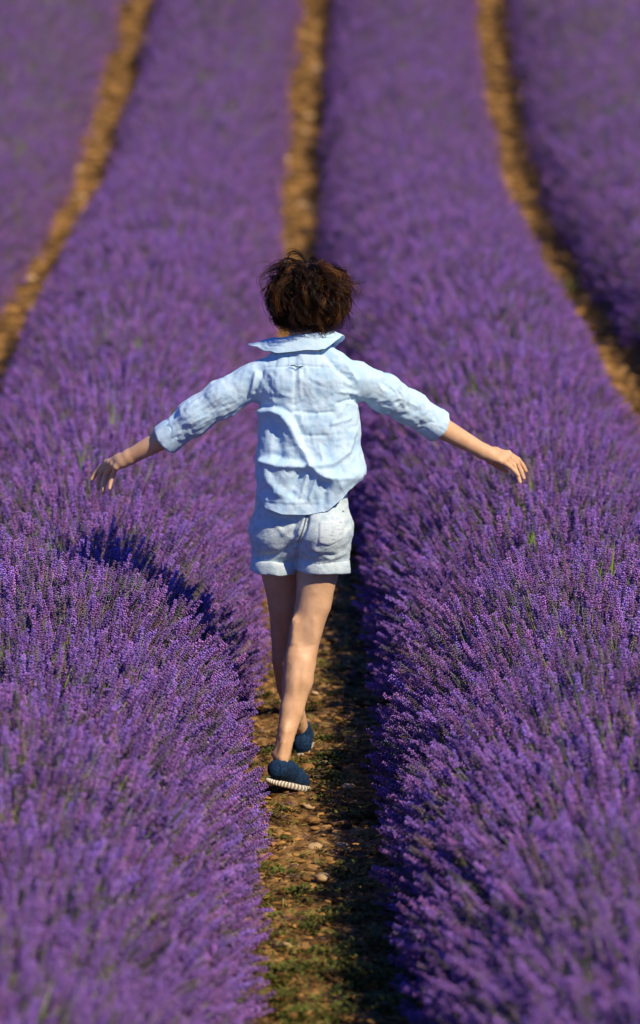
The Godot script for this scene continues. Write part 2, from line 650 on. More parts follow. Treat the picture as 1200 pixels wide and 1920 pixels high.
func make_stones():
	var meshes := []
	for k in 6:
		meshes.append(stone_mesh(70 + k, 0.45 + 0.07 * k))
	var pale := mat("pale_stone", lin(0.52, 0.36, 0.19), 0.9, true)
	var tones := [M.clod, pale, mat("brown_clod", lin(0.27, 0.14, 0.05), 0.95, true)]
	var ri := RandomNumberGenerator.new()
	ri.seed = 5
	# loose crumbs, uncountable
	var buf := PackedFloat32Array()
	for k in [0, -1, 1, 2]:
		var l0 := 8.5 if k == 0 else 17.0
		for q in (7500 if k == 0 else 4500):
			var l := l0 + (44.0 - l0) * pow(ri.randf(), 1.3)
			var x: float = PATH_X + k * 2.0 * HALF_PITCH + bend(-l) + ri.randfn(0.0, 0.17)
			var s := ri.randf_range(0.008, 0.026) * (1.0 if l < 15.0 else 3.4)
			var g := 0.22 + 0.95 * pow(ri.randf(), 1.4)
			var b := Basis.from_euler(Vector3(ri.randfn(0, 0.3), ri.randf() * TAU, ri.randfn(0, 0.3))).scaled(Vector3(s * 1.5, s, s))
			push(buf, b, Vector3(x, height(x, -l) + 0.012 + relief(x, -l) + s * 0.12, -l), Color(g, g, g * 0.95))
	var crumbs := multi("soil_crumbs", meshes[1], buf, null, M.clod)
	crumbs.set_meta("label", "crumbled ochre soil scattered along the paths")
	# stones one can tell apart
	var spots := []
	for q in 46:
		var l := ri.randf_range(9.0, 15.0)
		spots.append([0, l, ri.randfn(0.0, 0.13), ri.randf_range(0.02, 0.04)])
	for q in 34:
		spots.append([0, ri.randf_range(24.5, 38.0), ri.randfn(-0.04, 0.10), ri.randf_range(0.05, 0.11)])
	for q in 44:
		spots.append([-1, ri.randf_range(21.0, 38.0), ri.randfn(-0.05, 0.12), ri.randf_range(0.05, 0.12)])
	for q in 34:
		spots.append([1, ri.randf_range(22.0, 38.0), ri.randfn(0.0, 0.10), ri.randf_range(0.05, 0.10)])
	var tone_words := ["ochre", "pale", "dark brown"]
	for s in spots:
		var k: int = s[0]
		var z: float = -s[1]
		var x: float = PATH_X + k * 2.0 * HALF_PITCH + bend(z) + s[2]
		var tone: int = ri.randi() % 3 if k <= 0 else (ri.randi() % 2) * 2
		var o := add_mesh("stone" if k == 0 else "soil_clod", meshes[ri.randi() % 6], tones[tone])
		var sz: float = s[3]
		o.position = Vector3(x, height(x, z) + 0.012 + relief(x, z) + sz * 0.10, z)
		o.basis = Basis.from_euler(Vector3(ri.randfn(0, 0.2), ri.randf() * TAU, ri.randfn(0, 0.2))).scaled(Vector3(sz * 1.3, sz, sz))
		var spot := "lying on the soil path around and behind the woman's feet" if z > -16.0 else "lying on the sunlit path above the woman's head"
		if k == 0:
			tag(o, "small " + tone_words[tone] + " stone " + spot, "stone", tone_words[tone] + " stones " + ("near" if z > -16.0 else "beyond") + " the woman")
		else:
			spot = "on the soil path left of the left-hand row" if k < 0 else "on the soil path right of the right-hand row"
			tag(o, tone_words[tone] + " clod of earth lying " + spot, "clod", tone_words[tone] + " clods on the " + ("left" if k < 0 else "right") + " path")
	var one := Vector2(0.110, -10.254)
	var o := add_mesh("stone", stone_mesh(91, 0.65), pale)
	o.position = Vector3(one.x, height(one.x, one.y) + 0.022, one.y)
	o.scale = Vector3(0.05, 0.042, 0.045)
	tag(o, "rounded pale stone alone in the middle of the path, nearest the viewer", "stone")

func weed_mesh(seed_: int, leaves: int, spread: float) -> ArrayMesh:
	var r := RandomNumberGenerator.new()
	r.seed = seed_
	var v := PackedVector3Array()
	var idx := PackedInt32Array()
	var col := PackedColorArray()
	for q in leaves:
		var an := r.randf() * TAU
		var ra := spread * sqrt(r.randf())
		var c := Vector3(cos(an) * ra, 0.004 + 0.028 * r.randf() * (1.2 - ra / spread), sin(an) * ra)
		var d := Vector3(cos(an) + r.randfn(0, 0.4), r.randf_range(0.1, 0.9), sin(an) + r.randfn(0, 0.4)).normalized()
		var s := d.cross(Vector3.UP).normalized()
		var n := s.cross(d)
		var le := r.randf_range(0.009, 0.018)
		var w := le * 0.34
		var g := r.randf_range(0.7, 1.35)
		var o := v.size()
		for p in [c, c + d * le * 0.5 + s * w + n * w * 0.4, c + d * le * 0.55, c + d * le * 0.5 - s * w + n * w * 0.4, c + d * le]:
			v.append(p)
			col.append(Color(g * 1.05, g, g * 0.8))
		idx.append_array([o, o + 1, o + 2, o, o + 2, o + 3, o + 1, o + 4, o + 2, o + 2, o + 4, o + 3])
	return array_mesh(v, normals_of(v, idx), idx, col)

func weed_share(l: float, x: float) -> float:
	var near := clampf((10.6 - l) / 1.0, 0.0, 1.0)
	var band := exp(-pow((l - 11.55) / 0.28, 2.0)) + 0.7 * exp(-pow((l - 10.95) / 0.12, 2.0)) + 0.5 * exp(-pow((l - 12.6) / 0.3, 2.0))
	return clampf(maxf(near * 0.8, band) * (0.42 + 0.9 * noise_a.get_noise_2d(x * 5.0, l * 4.0)), 0.0, 1.0)

func make_weeds():
	var ri := RandomNumberGenerator.new()
	ri.seed = 77
	var kinds := []
	for k in 4:
		kinds.append(weed_mesh(300 + k, 22, 0.035))
	var bufs := [PackedFloat32Array(), PackedFloat32Array(), PackedFloat32Array(), PackedFloat32Array()]
	for q in 6500:
		var l := 8.4 + 6.1 * pow(ri.randf(), 1.5)
		var x := PATH_X + ri.randfn(0.0, 0.19)
		if ri.randf() > weed_share(l, x):
			continue
		var g := ri.randf_range(0.6, 1.3)
		var s := ri.randf_range(0.5, 1.1)
		push(bufs[q % 4], Basis(Vector3.UP, ri.randf() * TAU).scaled(Vector3(s, s, s)), Vector3(x, height(x, -l) + 0.010 + relief(x, -l), -l), Color(g * ri.randf_range(0.9, 1.3), g, g))
	for k in 4:
		var o := multi("ground_cover", kinds[k], bufs[k], null, M.weed)
		o.set_meta("label", "low green weeds spread over the near soil path")
	# dry straw and fallen blossom
	var straw := PackedFloat32Array()
	var bl := blade_mesh()
	for q in 900:
		var l := ri.randf_range(8.6, 15.0)
		var x := PATH_X + ri.randfn(0.0, 0.17)
		var s := ri.randf_range(0.3, 0.9)
		var b := Basis.from_euler(Vector3(PI / 2 + ri.randfn(0, 0.12), ri.randf() * TAU, 0)).scaled_local(Vector3(s, s, s))
		push(straw, b, Vector3(x, height(x, -l) + 0.02 + relief(x, -l), -l), Color(4.2, 2.9, 1.6) if q % 3 else Color(2.2, 1.0, 2.6))
	var st := multi("straw_litter", bl, straw, null, M.leaf)
	st.set_meta("label", "dry straw and fallen blossom strewn on the near path")
	# larger tufts
	var big := weed_mesh(355, 60, 0.06)
	var spots := [Vector2(-0.092, -10.364), Vector2(-0.060, -10.046), Vector2(-0.040, -10.644), Vector2(-0.017, -10.255), Vector2(0.020, -9.844), Vector2(0.222, -9.601), Vector2(0.255, -9.281), Vector2(0.194, -10.362), Vector2(-0.044, -9.746), Vector2(0.096, -9.555), Vector2(0.064, -10.097), Vector2(0.230, -9.942), Vector2(-0.018, -11.315), Vector2(0.171, -11.891), Vector2(0.147, -12.853), Vector2(0.177, -11.185), Vector2(0.039, -9.417)]
	for p in spots:
		var o := add_mesh("weed_tuft", big, M.weed)
		o.position = Vector3(p.x, height(p.x, p.y) + 0.012 + relief(p.x, p.y), p.y)
		o.rotation.y = ri.randf() * TAU
		o.scale = Vector3.ONE * ri.randf_range(0.7, 1.2)
		tag(o, "small green weed tuft growing on the soil path near the woman's feet", "weed", "weed tufts on the woman's path")
	var far := mat("far_weed", lin(0.28, 0.32, 0.09), 0.8, true)
	var p := Vector2(1.787, -23.508)
	var o := add_mesh("weed_plant", weed_mesh(399, 120, 0.09), far)
	o.position = Vector3(p.x, height(p.x, p.y) + 0.02, p.y)
	o.scale = Vector3(1.1, 3.2, 1.1)
	tag(o, "pale yellow-green weed growing on the ochre path at the right", "weed")

# ---------------------------------------------------------------- smooth bodies
class Field:
	var A := PackedVector3Array()
	var B := PackedVector3Array()
	var N := PackedVector3Array()
	var IL := PackedFloat32Array()
	var RA := PackedFloat32Array()
	var RB := PackedFloat32Array()
	var K := PackedFloat32Array()
	var G := PackedFloat32Array()
	var FL := PackedFloat32Array()

	func cap(a: Vector3, b: Vector3, ra: float, rb: float, k := 0.02, n := Vector3.ZERO, f := 1.0):
		A.append(a)
		B.append(b - a)
		var l := (b - a).length_squared()
		IL.append(1.0 / l if l > 1e-10 else 0.0)
		RA.append(ra)
		RB.append(rb - ra)
		K.append(k)
		N.append(n)
		G.append(1.0 / f - 1.0)
		FL.append(sqrt(f))

	func ball(c: Vector3, r: float, k := 0.02, n := Vector3.ZERO, f := 1.0):
		cap(c, c, r, r, k, n, f)

	func chain(pts: Array, rs: Array, k := 0.02, n := Vector3.ZERO, f := 1.0):
		for i in pts.size() - 1:
			cap(pts[i], pts[i + 1], rs[i], rs[i + 1], k, n, f)

	func one(i: int, p: Vector3) -> float:
		var q := p - A[i]
		if G[i] > 0.0:
			q += N[i] * (q.dot(N[i]) * G[i])
		var t := clampf(q.dot(B[i]) * IL[i], 0.0, 1.0)
		return ((q - B[i] * t).length() - RA[i] - RB[i] * t) * FL[i]

	func dist(p: Vector3, ids: PackedInt32Array) -> float:
		var d := 1e6
		for i in ids:
			var q := p - A[i]
			if G[i] > 0.0:
				q += N[i] * (q.dot(N[i]) * G[i])
			var t := clampf(q.dot(B[i]) * IL[i], 0.0, 1.0)
			var e := ((q - B[i] * t).length() - RA[i] - RB[i] * t) * FL[i]
			var k := K[i]
			var h := maxf(k - absf(d - e), 0.0)
			d = minf(d, e) - h * h * 0.25 / k
		return d

	func all() -> PackedInt32Array:
		return PackedInt32Array(range(A.size()))

	func front(x: float, y: float) -> Vector3:      # where a line along -z first meets the body
		var ids := all()
		var z := 0.35
		for s in 80:
			var d := dist(Vector3(x, y, z), ids)
			if d < 0.0004:
				break
			z -= d * 0.8
			if z < -0.6:
				break
		return Vector3(x, y, z)

	func bounds() -> AABB:
		var b := AABB(A[0], Vector3.ZERO)
		for i in A.size():
			var r := maxf(RA[i], RA[i] + RB[i])
			for p in [A[i], A[i] + B[i]]:
				b = b.merge(AABB(p - Vector3.ONE * r, Vector3.ONE * 2.0 * r))
		return b

	func nets(cell: float) -> Array:                # surface nets, visiting only the blocks near the surface
		var box := bounds().grow(cell * 3.0)
		var o := box.position
		var nb := 8
		var bl := cell * nb
		var cx := int(ceil(box.size.x / bl))
		var cy := int(ceil(box.size.y / bl))
		var cz := int(ceil(box.size.z / bl))
		var sx := cx * nb + 2
		var sy := cy * nb + 2
		var verts := PackedVector3Array()
		var at := {}
		var quads := []                             # four cell keys each, as flat ints
		var qk := PackedInt64Array()
		var half := bl * 0.8661
		var val := PackedFloat32Array()
		val.resize(729)
		for bz in cz:
			for by in cy:
				for bx in cx:
					var c := o + Vector3(bx + 0.5, by + 0.5, bz + 0.5) * bl
					var ids := PackedInt32Array()
					var near := 1e6
					for i in A.size():
						var e := one(i, c) * FL[i]
						near = minf(near, e - K[i] * 0.5)
						if e < half + K[i] + 0.01:
							ids.append(i)
					if near > half or ids.is_empty():
						continue
					var n := 0
					var inside := 0
					for k in 9:
						for j in 9:
							for i in 9:
								var d := dist(o + Vector3(bx * nb + i, by * nb + j, bz * nb + k) * cell, ids)
								val[n] = d
								if d < 0.0:
									inside += 1
								n += 1
					if inside == 0 or inside == 729:
						continue
					for k in nb:
						for j in nb:
							for i in nb:
								var q := i + j * 9 + k * 81
								var v0 := val[q]
								var v1 := val[q + 1]
								var v2 := val[q + 9]
								var v3 := val[q + 10]
								var v4 := val[q + 81]
								var v5 := val[q + 82]
								var v6 := val[q + 90]
								var v7 := val[q + 91]
								var s := int(v0 < 0.0) + int(v1 < 0.0) + int(v2 < 0.0) + int(v3 < 0.0) + int(v4 < 0.0) + int(v5 < 0.0) + int(v6 < 0.0) + int(v7 < 0.0)
								if s == 0 or s == 8:
									continue
								var sum := Vector3.ZERO
								var m := 0
								if (v0 < 0.0) != (v1 < 0.0): sum += Vector3(v0 / (v0 - v1), 0, 0); m += 1
								if (v2 < 0.0) != (v3 < 0.0): sum += Vector3(v2 / (v2 - v3), 1, 0); m += 1
								if (v4 < 0.0) != (v5 < 0.0): sum += Vector3(v4 / (v4 - v5), 0, 1); m += 1
								if (v6 < 0.0) != (v7 < 0.0): sum += Vector3(v6 / (v6 - v7), 1, 1); m += 1
								if (v0 < 0.0) != (v2 < 0.0): sum += Vector3(0, v0 / (v0 - v2), 0); m += 1
								if (v1 < 0.0) != (v3 < 0.0): sum += Vector3(1, v1 / (v1 - v3), 0); m += 1
								if (v4 < 0.0) != (v6 < 0.0): sum += Vector3(0, v4 / (v4 - v6), 1); m += 1
								if (v5 < 0.0) != (v7 < 0.0): sum += Vector3(1, v5 / (v5 - v7), 1); m += 1
								if (v0 < 0.0) != (v4 < 0.0): sum += Vector3(0, 0, v0 / (v0 - v4)); m += 1
								if (v1 < 0.0) != (v5 < 0.0): sum += Vector3(1, 0, v1 / (v1 - v5)); m += 1
								if (v2 < 0.0) != (v6 < 0.0): sum += Vector3(0, 1, v2 / (v2 - v6)); m += 1
								if (v3 < 0.0) != (v7 < 0.0): sum += Vector3(1, 1, v3 / (v3 - v7)); m += 1
								var gx := bx * nb + i
								var gy := by * nb + j
								var gz := bz * nb + k
								var key := gx + sx * (gy + sy * gz)
								at[key] = verts.size()
								verts.append(o + (Vector3(gx, gy, gz) + sum / m) * cell)
								var dy := sx
								var dz := sx * sy
								if (v0 < 0.0) != (v1 < 0.0):
									if v0 < 0.0: qk.append_array([key - dy - dz, key - dz, key, key - dy])
									else: qk.append_array([key - dy - dz, key - dy, key, key - dz])
								if (v0 < 0.0) != (v2 < 0.0):
									if v0 < 0.0: qk.append_array([key - 1 - dz, key - 1, key, key - dz])
									else: qk.append_array([key - 1 - dz, key - dz, key, key - 1])
								if (v0 < 0.0) != (v4 < 0.0):
									if v0 < 0.0: qk.append_array([key - 1 - dy, key - dy, key, key - 1])
									else: qk.append_array([key - 1 - dy, key - 1, key, key - dy])
		var idx := PackedInt32Array()
		for i in range(0, qk.size(), 4):
			if at.has(qk[i]) and at.has(qk[i + 1]) and at.has(qk[i + 2]) and at.has(qk[i + 3]):
				var a: int = at[qk[i]]
				var b: int = at[qk[i + 1]]
				var c: int = at[qk[i + 2]]
				var d: int = at[qk[i + 3]]
				idx.append_array([a, c, b, a, d, c])
		return [verts, idx]

# trims a mesh where cut(p) > 0, sliding the last vertices along dir onto the edge
func trim(mesh_: Array, cut: Callable, dir: Vector3, cell: float):
	var v: PackedVector3Array = mesh_[0]
	var idx: PackedInt32Array = mesh_[1]
	var s := PackedFloat32Array()
	s.resize(v.size())
	for i in v.size():
		s[i] = cut.call(v[i])
	var out := PackedInt32Array()
	for i in range(0, idx.size(), 3):
		var a := s[idx[i]]
		var b := s[idx[i + 1]]
		var c := s[idx[i + 2]]
		if minf(a, minf(b, c)) >= 0.0 or maxf(a, maxf(b, c)) > cell * 2.0:
			continue
		out.append_array([idx[i], idx[i + 1], idx[i + 2]])
	for i in v.size():
		if s[i] > 0.0:
			v[i] += dir * s[i]
	mesh_[0] = v
	mesh_[1] = out

func relax(mesh_: Array, passes: int):
	var v: PackedVector3Array = mesh_[0]
	var idx: PackedInt32Array = mesh_[1]
	for k in passes:
		var sum := PackedVector3Array()
		var cnt := PackedFloat32Array()
		sum.resize(v.size())
		cnt.resize(v.size())
		for i in range(0, idx.size(), 3):
			var a := idx[i]
			var b := idx[i + 1]
			var c := idx[i + 2]
			sum[a] += v[b] + v[c]
			sum[b] += v[c] + v[a]
			sum[c] += v[a] + v[b]
			cnt[a] += 2.0
			cnt[b] += 2.0
			cnt[c] += 2.0
		for i in v.size():
			if cnt[i] > 9.0:
				v[i] = v[i].lerp(sum[i] / cnt[i], 0.5)
	mesh_[0] = v

func finish(mesh_: Array, passes := 0) -> ArrayMesh:
	var v: PackedVector3Array = mesh_[0]
	var idx: PackedInt32Array = mesh_[1]
	# drop vertices that no face uses
	var to := PackedInt32Array()
	to.resize(v.size())
	to.fill(-1)
	var w := PackedVector3Array()
	var id2 := PackedInt32Array()
	for i in idx:
		if to[i] < 0:
			to[i] = w.size()
			w.append(v[i])
		id2.append(to[i])
	return array_mesh(w, normals_of(w, id2), id2)

func seg_dist(p: Vector2, a: Vector2, b: Vector2) -> float:
	var ab := b - a
	var t := clampf((p - a).dot(ab) / maxf(ab.length_squared(), 1e-9), 0.0, 1.0)
	return p.distance_to(a + ab * t)

func line_dist(p: Vector2, pts: Array) -> float:
	var d := 1e6
	for i in pts.size() - 1:
		var a: Vector3 = pts[i]
		var b: Vector3 = pts[i + 1]
		d = minf(d, seg_dist(p, Vector2(a.x, a.y), Vector2(b.x, b.y)))
	return d

# tube along points
func tube(v: PackedVector3Array, idx: PackedInt32Array, pts: Array, r0: float, r1: float, sides := 6):
	var o := v.size()
	var n := pts.size()
	for j in n:
		var p: Vector3 = pts[j]
		var d: Vector3 = (pts[mini(j + 1, n - 1)] - pts[maxi(j - 1, 0)]).normalized()
		var s := d.cross(Vector3(0.21, 0.35, 0.91)).normalized()
		var t := d.cross(s)
		var r := lerpf(r0, r1, float(j) / (n - 1))
		for i in sides:
			var an := TAU * i / sides
			v.append(p + (s * cos(an) + t * sin(an)) * r)
	for j in n - 1:
		for i in sides:
			var a := o + j * sides + i
			var b := o + j * sides + (i + 1) % sides
			idx.append_array([a, b, a + sides, b, b + sides, a + sides])

func tube_mesh(pts: Array, r0: float, r1: float, sides := 6) -> ArrayMesh:
	var v := PackedVector3Array()
	var idx := PackedInt32Array()
	tube(v, idx, pts, r0, r1, sides)
	return array_mesh(v, normals_of(v, idx), idx)

# a rolled band of cloth round an axis
func band(c: Vector3, axis: Vector3, side: Vector3, rx: float, rz: float, h: float, thick: float, seed_: int, flare := 0.0) -> ArrayMesh:
	axis = axis.normalized()
	var u := (side - axis * side.dot(axis)).normalized()
	var w := axis.cross(u)
	var nu := 57
	var prof := [[-1.0, -0.5], [-0.5, -0.62], [0.55, -0.56], [1.0, -0.46], [1.12, -0.2], [1.15, 0.1], [1.05, 0.40], [0.7, 0.52], [0.0, 0.55], [-1.0, 0.5], [-1.0, -0.5]]
	var pts := PackedVector3Array()
	for pr in prof:
		for i in nu:
			var an := TAU * (i % (nu - 1)) / (nu - 1)
			var e := Vector3(cos(an), sin(an), 0)
			var wob := 0.0035 * noise_b.get_noise_3d(e.x * 1.8, e.y * 1.8, seed_ * 3.0 + pr[1] * 0.8) + 0.002 * noise_a.get_noise_3d(e.x * 5.0, e.y * 5.0, seed_ + pr[1] * 2.0)
			var ro: float = thick * pr[0] + wob + flare * pr[1]
			pts.append(c + u * cos(an) * (rx + ro) + w * sin(an) * (rz + ro) + axis * (pr[1] * h + 0.005 * noise_b.get_noise_3d(e.x * 1.2, e.y * 1.2, seed_ * 7.0)))
	return sheet(pts, nu, prof.size(), true)

# ---------------------------------------------------------------- the woman
func hand_field(wr0: Vector3, wr: Vector3, knuckles: Array, fingers: Array, thumb: Array, r0: float) -> Field:
	var f := Field.new()
	f.cap(wr0, wr, r0, 0.0235, 0.02)
	for k in knuckles:
		f.cap(wr, k, 0.018, 0.0105, 0.012)
	for i in 3:
		f.cap((knuckles[i] + wr) * 0.5, (knuckles[i + 1] + wr) * 0.5, 0.014, 0.014, 0.014)
	for i in 4:
		var p: Array = fingers[i]
		var t := 1.0 if i < 3 else 0.86
		f.ball(knuckles[i], 0.0108 * t, 0.006)
		f.cap(knuckles[i], p[0], 0.0098 * t, 0.0086 * t, 0.004)
		f.cap(p[0], p[1], 0.0087 * t, 0.0077 * t, 0.003)
		f.cap(p[1], p[2], 0.0077 * t, 0.0064 * t, 0.003)
	f.cap(wr.lerp(thumb[0], 0.5), thumb[0], 0.016, 0.013, 0.02)
	f.cap(thumb[0], thumb[1], 0.012, 0.0095, 0.006)
	f.cap(thumb[1], thumb[2], 0.0095, 0.007, 0.004)
	return f

func make_person():
	var w := Node3D.new()
	w.name = "person"
	w.position = girl_at
	add_child(w, true)
	tag(w, "person in a pale blue shirt and light denim shorts walking away, arms spread", "person")
	make_body(w)
	make_hair(w)
	make_shirt(w)
	make_shorts(w)
	make_shoes(w)

func make_body(w: Node3D):
	var f := Field.new()
	# head and neck
	f.ball(Vector3(0.0056, 1.5311, -0.0250), 0.083, 0.03)
	f.ball(Vector3(0.0059, 1.5096, -0.0650), 0.070, 0.03)
	f.cap(Vector3(0.0060, 1.4680, -0.0850), Vector3(0.0061, 1.4427, -0.1000), 0.046, 0.026, 0.03)
	f.cap(Vector3(0.0039, 1.4878, -0.0200), Vector3(0.0005, 1.3683, 0.0050), 0.050, 0.056, 0.03)
	f.cap(Vector3(0.0063, 1.5258, -0.1280), Vector3(0.0065, 1.4953, -0.1500), 0.008, 0.012, 0.012)         # nose
	f.cap(Vector3(-0.0230, 1.5391, -0.1220), Vector3(0.0356, 1.5391, -0.1220), 0.010, 0.010, 0.02)          # brow
	for s in [-1.0, 1.0]:                                                         # ears
		var e := Vector3(0.0056, 1.5147, -0.0300) + Vector3(s * 0.082, 0, 0)
		f.cap(e + Vector3(0, 0.018, 0.004), e + Vector3(-s * 0.004, -0.02, -0.008), 0.013, 0.008, 0.008, Vector3(1, 0, 0), 0.55)
	# trunk, well inside the clothes
	f.cap(Vector3(-0.0431, 1.2302, -0.0050), Vector3(-0.0401, 0.8971, -0.0050), 0.066, 0.062, 0.05)
	f.cap(Vector3(0.0506, 1.2301, -0.0050), Vector3(0.0409, 0.8970, -0.0050), 0.066, 0.062, 0.05)
	f.cap(Vector3(0.0005, 1.3276, 0.0000), Vector3(-0.1367, 1.2743, 0.0000), 0.045, 0.036, 0.05)
	f.cap(Vector3(0.0005, 1.3276, 0.0000), Vector3(0.1377, 1.2741, 0.0000), 0.045, 0.036, 0.05)
	f.cap(Vector3(-0.0597, 0.8231, -0.0100), Vector3(0.0377, 0.8230, -0.0100), 0.072, 0.072, 0.05)
	# arms to below the rolled sleeves
	f.chain([Vector3(-0.1609, 1.2647, 0.0000), Vector3(-0.3280, 1.1595, -0.0200), Vector3(-0.4050, 1.1020, -0.0450)], [0.042, 0.036, 0.032], 0.03)
	f.chain([Vector3(0.1620, 1.2644, 0.0000), Vector3(0.3116, 1.1750, -0.1200), Vector3(0.3834, 1.1277, -0.1550)], [0.042, 0.036, 0.033], 0.03)
	# right leg, trailing
	f.chain([Vector3(0.0474, 0.7506, 0.0000), Vector3(0.0327, 0.6770, 0.0000), Vector3(0.0214, 0.5867, -0.0020), Vector3(-0.0014, 0.5044, -0.0040), Vector3(-0.0112, 0.4518, -0.0040)], [0.069, 0.0625, 0.0545, 0.0500, 0.0475], 0.008)
	f.chain([Vector3(-0.0112, 0.4512, -0.0080), Vector3(-0.0194, 0.4046, 0.0100), Vector3(-0.0276, 0.3476, 0.0240), Vector3(-0.0457, 0.2631, 0.0500), Vector3(-0.0677, 0.1730, 0.0800), Vector3(-0.0783, 0.1259, 0.0920)], [0.0465, 0.0455, 0.0445, 0.037, 0.027, 0.025], 0.008)
	f.cap(Vector3(-0.0146, 0.4133, 0.0240), Vector3(-0.0196, 0.3544, 0.0360), 0.030, 0.028, 0.03)
	f.cap(Vector3(-0.0325, 0.4179, 0.0220), Vector3(-0.0374, 0.3462, 0.0360), 0.027, 0.026, 0.03)
	f.cap(Vector3(-0.0357, 0.5338, 0.0300), Vector3(-0.0422, 0.4405, 0.0300), 0.011, 0.009, 0.022)
	f.cap(Vector3(0.0243, 0.5338, 0.0300), Vector3(0.0162, 0.4355, 0.0300), 0.011, 0.009, 0.022)
	f.cap(Vector3(-0.0636, 0.2088, 0.0980), Vector3(-0.0783, 0.1032, 0.1120), 0.010, 0.010, 0.02)
	f.ball(Vector3(-0.0993, 0.1345, 0.0850), 0.010, 0.016)
	f.ball(Vector3(-0.0572, 0.1294, 0.0750), 0.010, 0.016)
	f.chain([Vector3(-0.0701, 0.1580, 0.0880), Vector3(-0.0832, 0.0804, 0.0950), Vector3(-0.0311, 0.0450, 0.0100), Vector3(-0.0047, 0.0243, -0.0300)], [0.0235, 0.019, 0.017, 0.010], 0.008)
	# left leg, stepping forward
	f.chain([Vector3(-0.0792, 0.7483, -0.0200), Vector3(-0.0842, 0.6695, -0.0600), Vector3(-0.0713, 0.5708, -0.1200), Vector3(-0.0664, 0.4695, -0.1900)], [0.058, 0.053, 0.047, 0.0435], 0.008)
	f.chain([Vector3(-0.0664, 0.4695, -0.1900), Vector3(-0.0631, 0.3776, -0.2450), Vector3(-0.0548, 0.2817, -0.3200), Vector3(-0.0362, 0.1895, -0.3950), Vector3(-0.0122, 0.1040, -0.4650)], [0.0435, 0.042, 0.039, 0.032, 0.026], 0.008)
	f.cap(Vector3(-0.0631, 0.3989, -0.2150), Vector3(-0.0565, 0.3291, -0.2650), 0.028, 0.026, 0.03)
	f.chain([Vector3(-0.0139, 0.1040, -0.4650), Vector3(-0.0122, 0.0635, -0.4700), Vector3(-0.0082, 0.0617, -0.5800)], [0.0245, 0.020, 0.014], 0.008)
	var n := f.nets(0.0065)
	relax(n, 8)
	# muscle and crease of the near leg
	var bv: PackedVector3Array = n[0]
	var bn := normals_of(bv, n[1])
	var marks := [
		[[Vector3(-0.0471, 0.4602, 0.0300), Vector3(-0.0146, 0.4535, 0.0300), Vector3(0.0211, 0.4650, 0.0300)], 0.0045, -0.0030],
		[[Vector3(-0.0438, 0.4405, 0.0300), Vector3(-0.0081, 0.4371, 0.0300)], 0.0040, -0.0014],
		[[Vector3(-0.0373, 0.5420, 0.0300), Vector3(-0.0422, 0.4683, 0.0300)], 0.009, 0.0050],
		[[Vector3(0.0243, 0.5419, 0.0300), Vector3(0.0211, 0.4732, 0.0300)], 0.009, 0.0045],
		[[Vector3(-0.0097, 0.5011, 0.0300), Vector3(-0.0114, 0.4667, 0.0300)], 0.012, -0.0045],
		[[Vector3(0.0016, 0.4109, 0.0300), Vector3(-0.0049, 0.3534, 0.0300)], 0.016, 0.0050],
		[[Vector3(-0.0390, 0.4027, 0.0300), Vector3(-0.0423, 0.3288, 0.0300)], 0.014, 0.0060],
		[[Vector3(-0.0195, 0.3863, 0.0300), Vector3(-0.0277, 0.3140, 0.0400)], 0.006, -0.0028],
		[[Vector3(-0.0620, 0.2304, 0.0800), Vector3(-0.0783, 0.1273, 0.1000)], 0.007, 0.0055],
		[[Vector3(-0.0863, 0.1812, 0.0800), Vector3(-0.0944, 0.1387, 0.0900)], 0.006, -0.0040],
		[[Vector3(-0.0490, 0.1975, 0.0800), Vector3(-0.0604, 0.1386, 0.0900)], 0.006, -0.0040],
	]
	for i in bv.size():
		var p := bv[i]
		if p.y > 0.62 or bn[i].z < 0.0:
			continue
		var d := 0.0
		for e in marks:
			var wd: float = e[1]
			var g := line_dist(Vector2(p.x, p.y), e[0])
			if g < wd * 2.6:
				d += 0.55 * e[2] * exp(-g * g / (wd * wd))
		if p.z > -0.09:
			bv[i] = p + bn[i] * d * smoothstep(0.0, 0.4, bn[i].z)
	n[0] = bv
	# the hands, each with a finer grid
	var lh := hand_field(Vector3(-0.4099, 1.0986, -0.0470), Vector3(-0.5404, 1.0240, -0.0950),
		[Vector3(-0.6117, 1.0005, -0.1520), Vector3(-0.6026, 1.0023, -0.1330), Vector3(-0.5920, 0.9993, -0.1140), Vector3(-0.5815, 0.9927, -0.0970)],
		[[Vector3(-0.6362, 0.9811, -0.1820), Vector3(-0.6515, 0.9621, -0.1900), Vector3(-0.6614, 0.9458, -0.1880)], [Vector3(-0.6307, 0.9725, -0.1680), Vector3(-0.6393, 0.9441, -0.1720), Vector3(-0.6408, 0.9183, -0.1660)], [Vector3(-0.6150, 0.9663, -0.1480), Vector3(-0.6217, 0.9399, -0.1480), Vector3(-0.6233, 0.9158, -0.1420)], [Vector3(-0.5942, 0.9640, -0.1220), Vector3(-0.6009, 0.9426, -0.1220), Vector3(-0.6041, 0.9249, -0.1180)]],
		[Vector3(-0.5708, 1.0004, -0.1520), Vector3(-0.6017, 0.9697, -0.1800), Vector3(-0.6120, 0.9444, -0.1850)], 0.034)
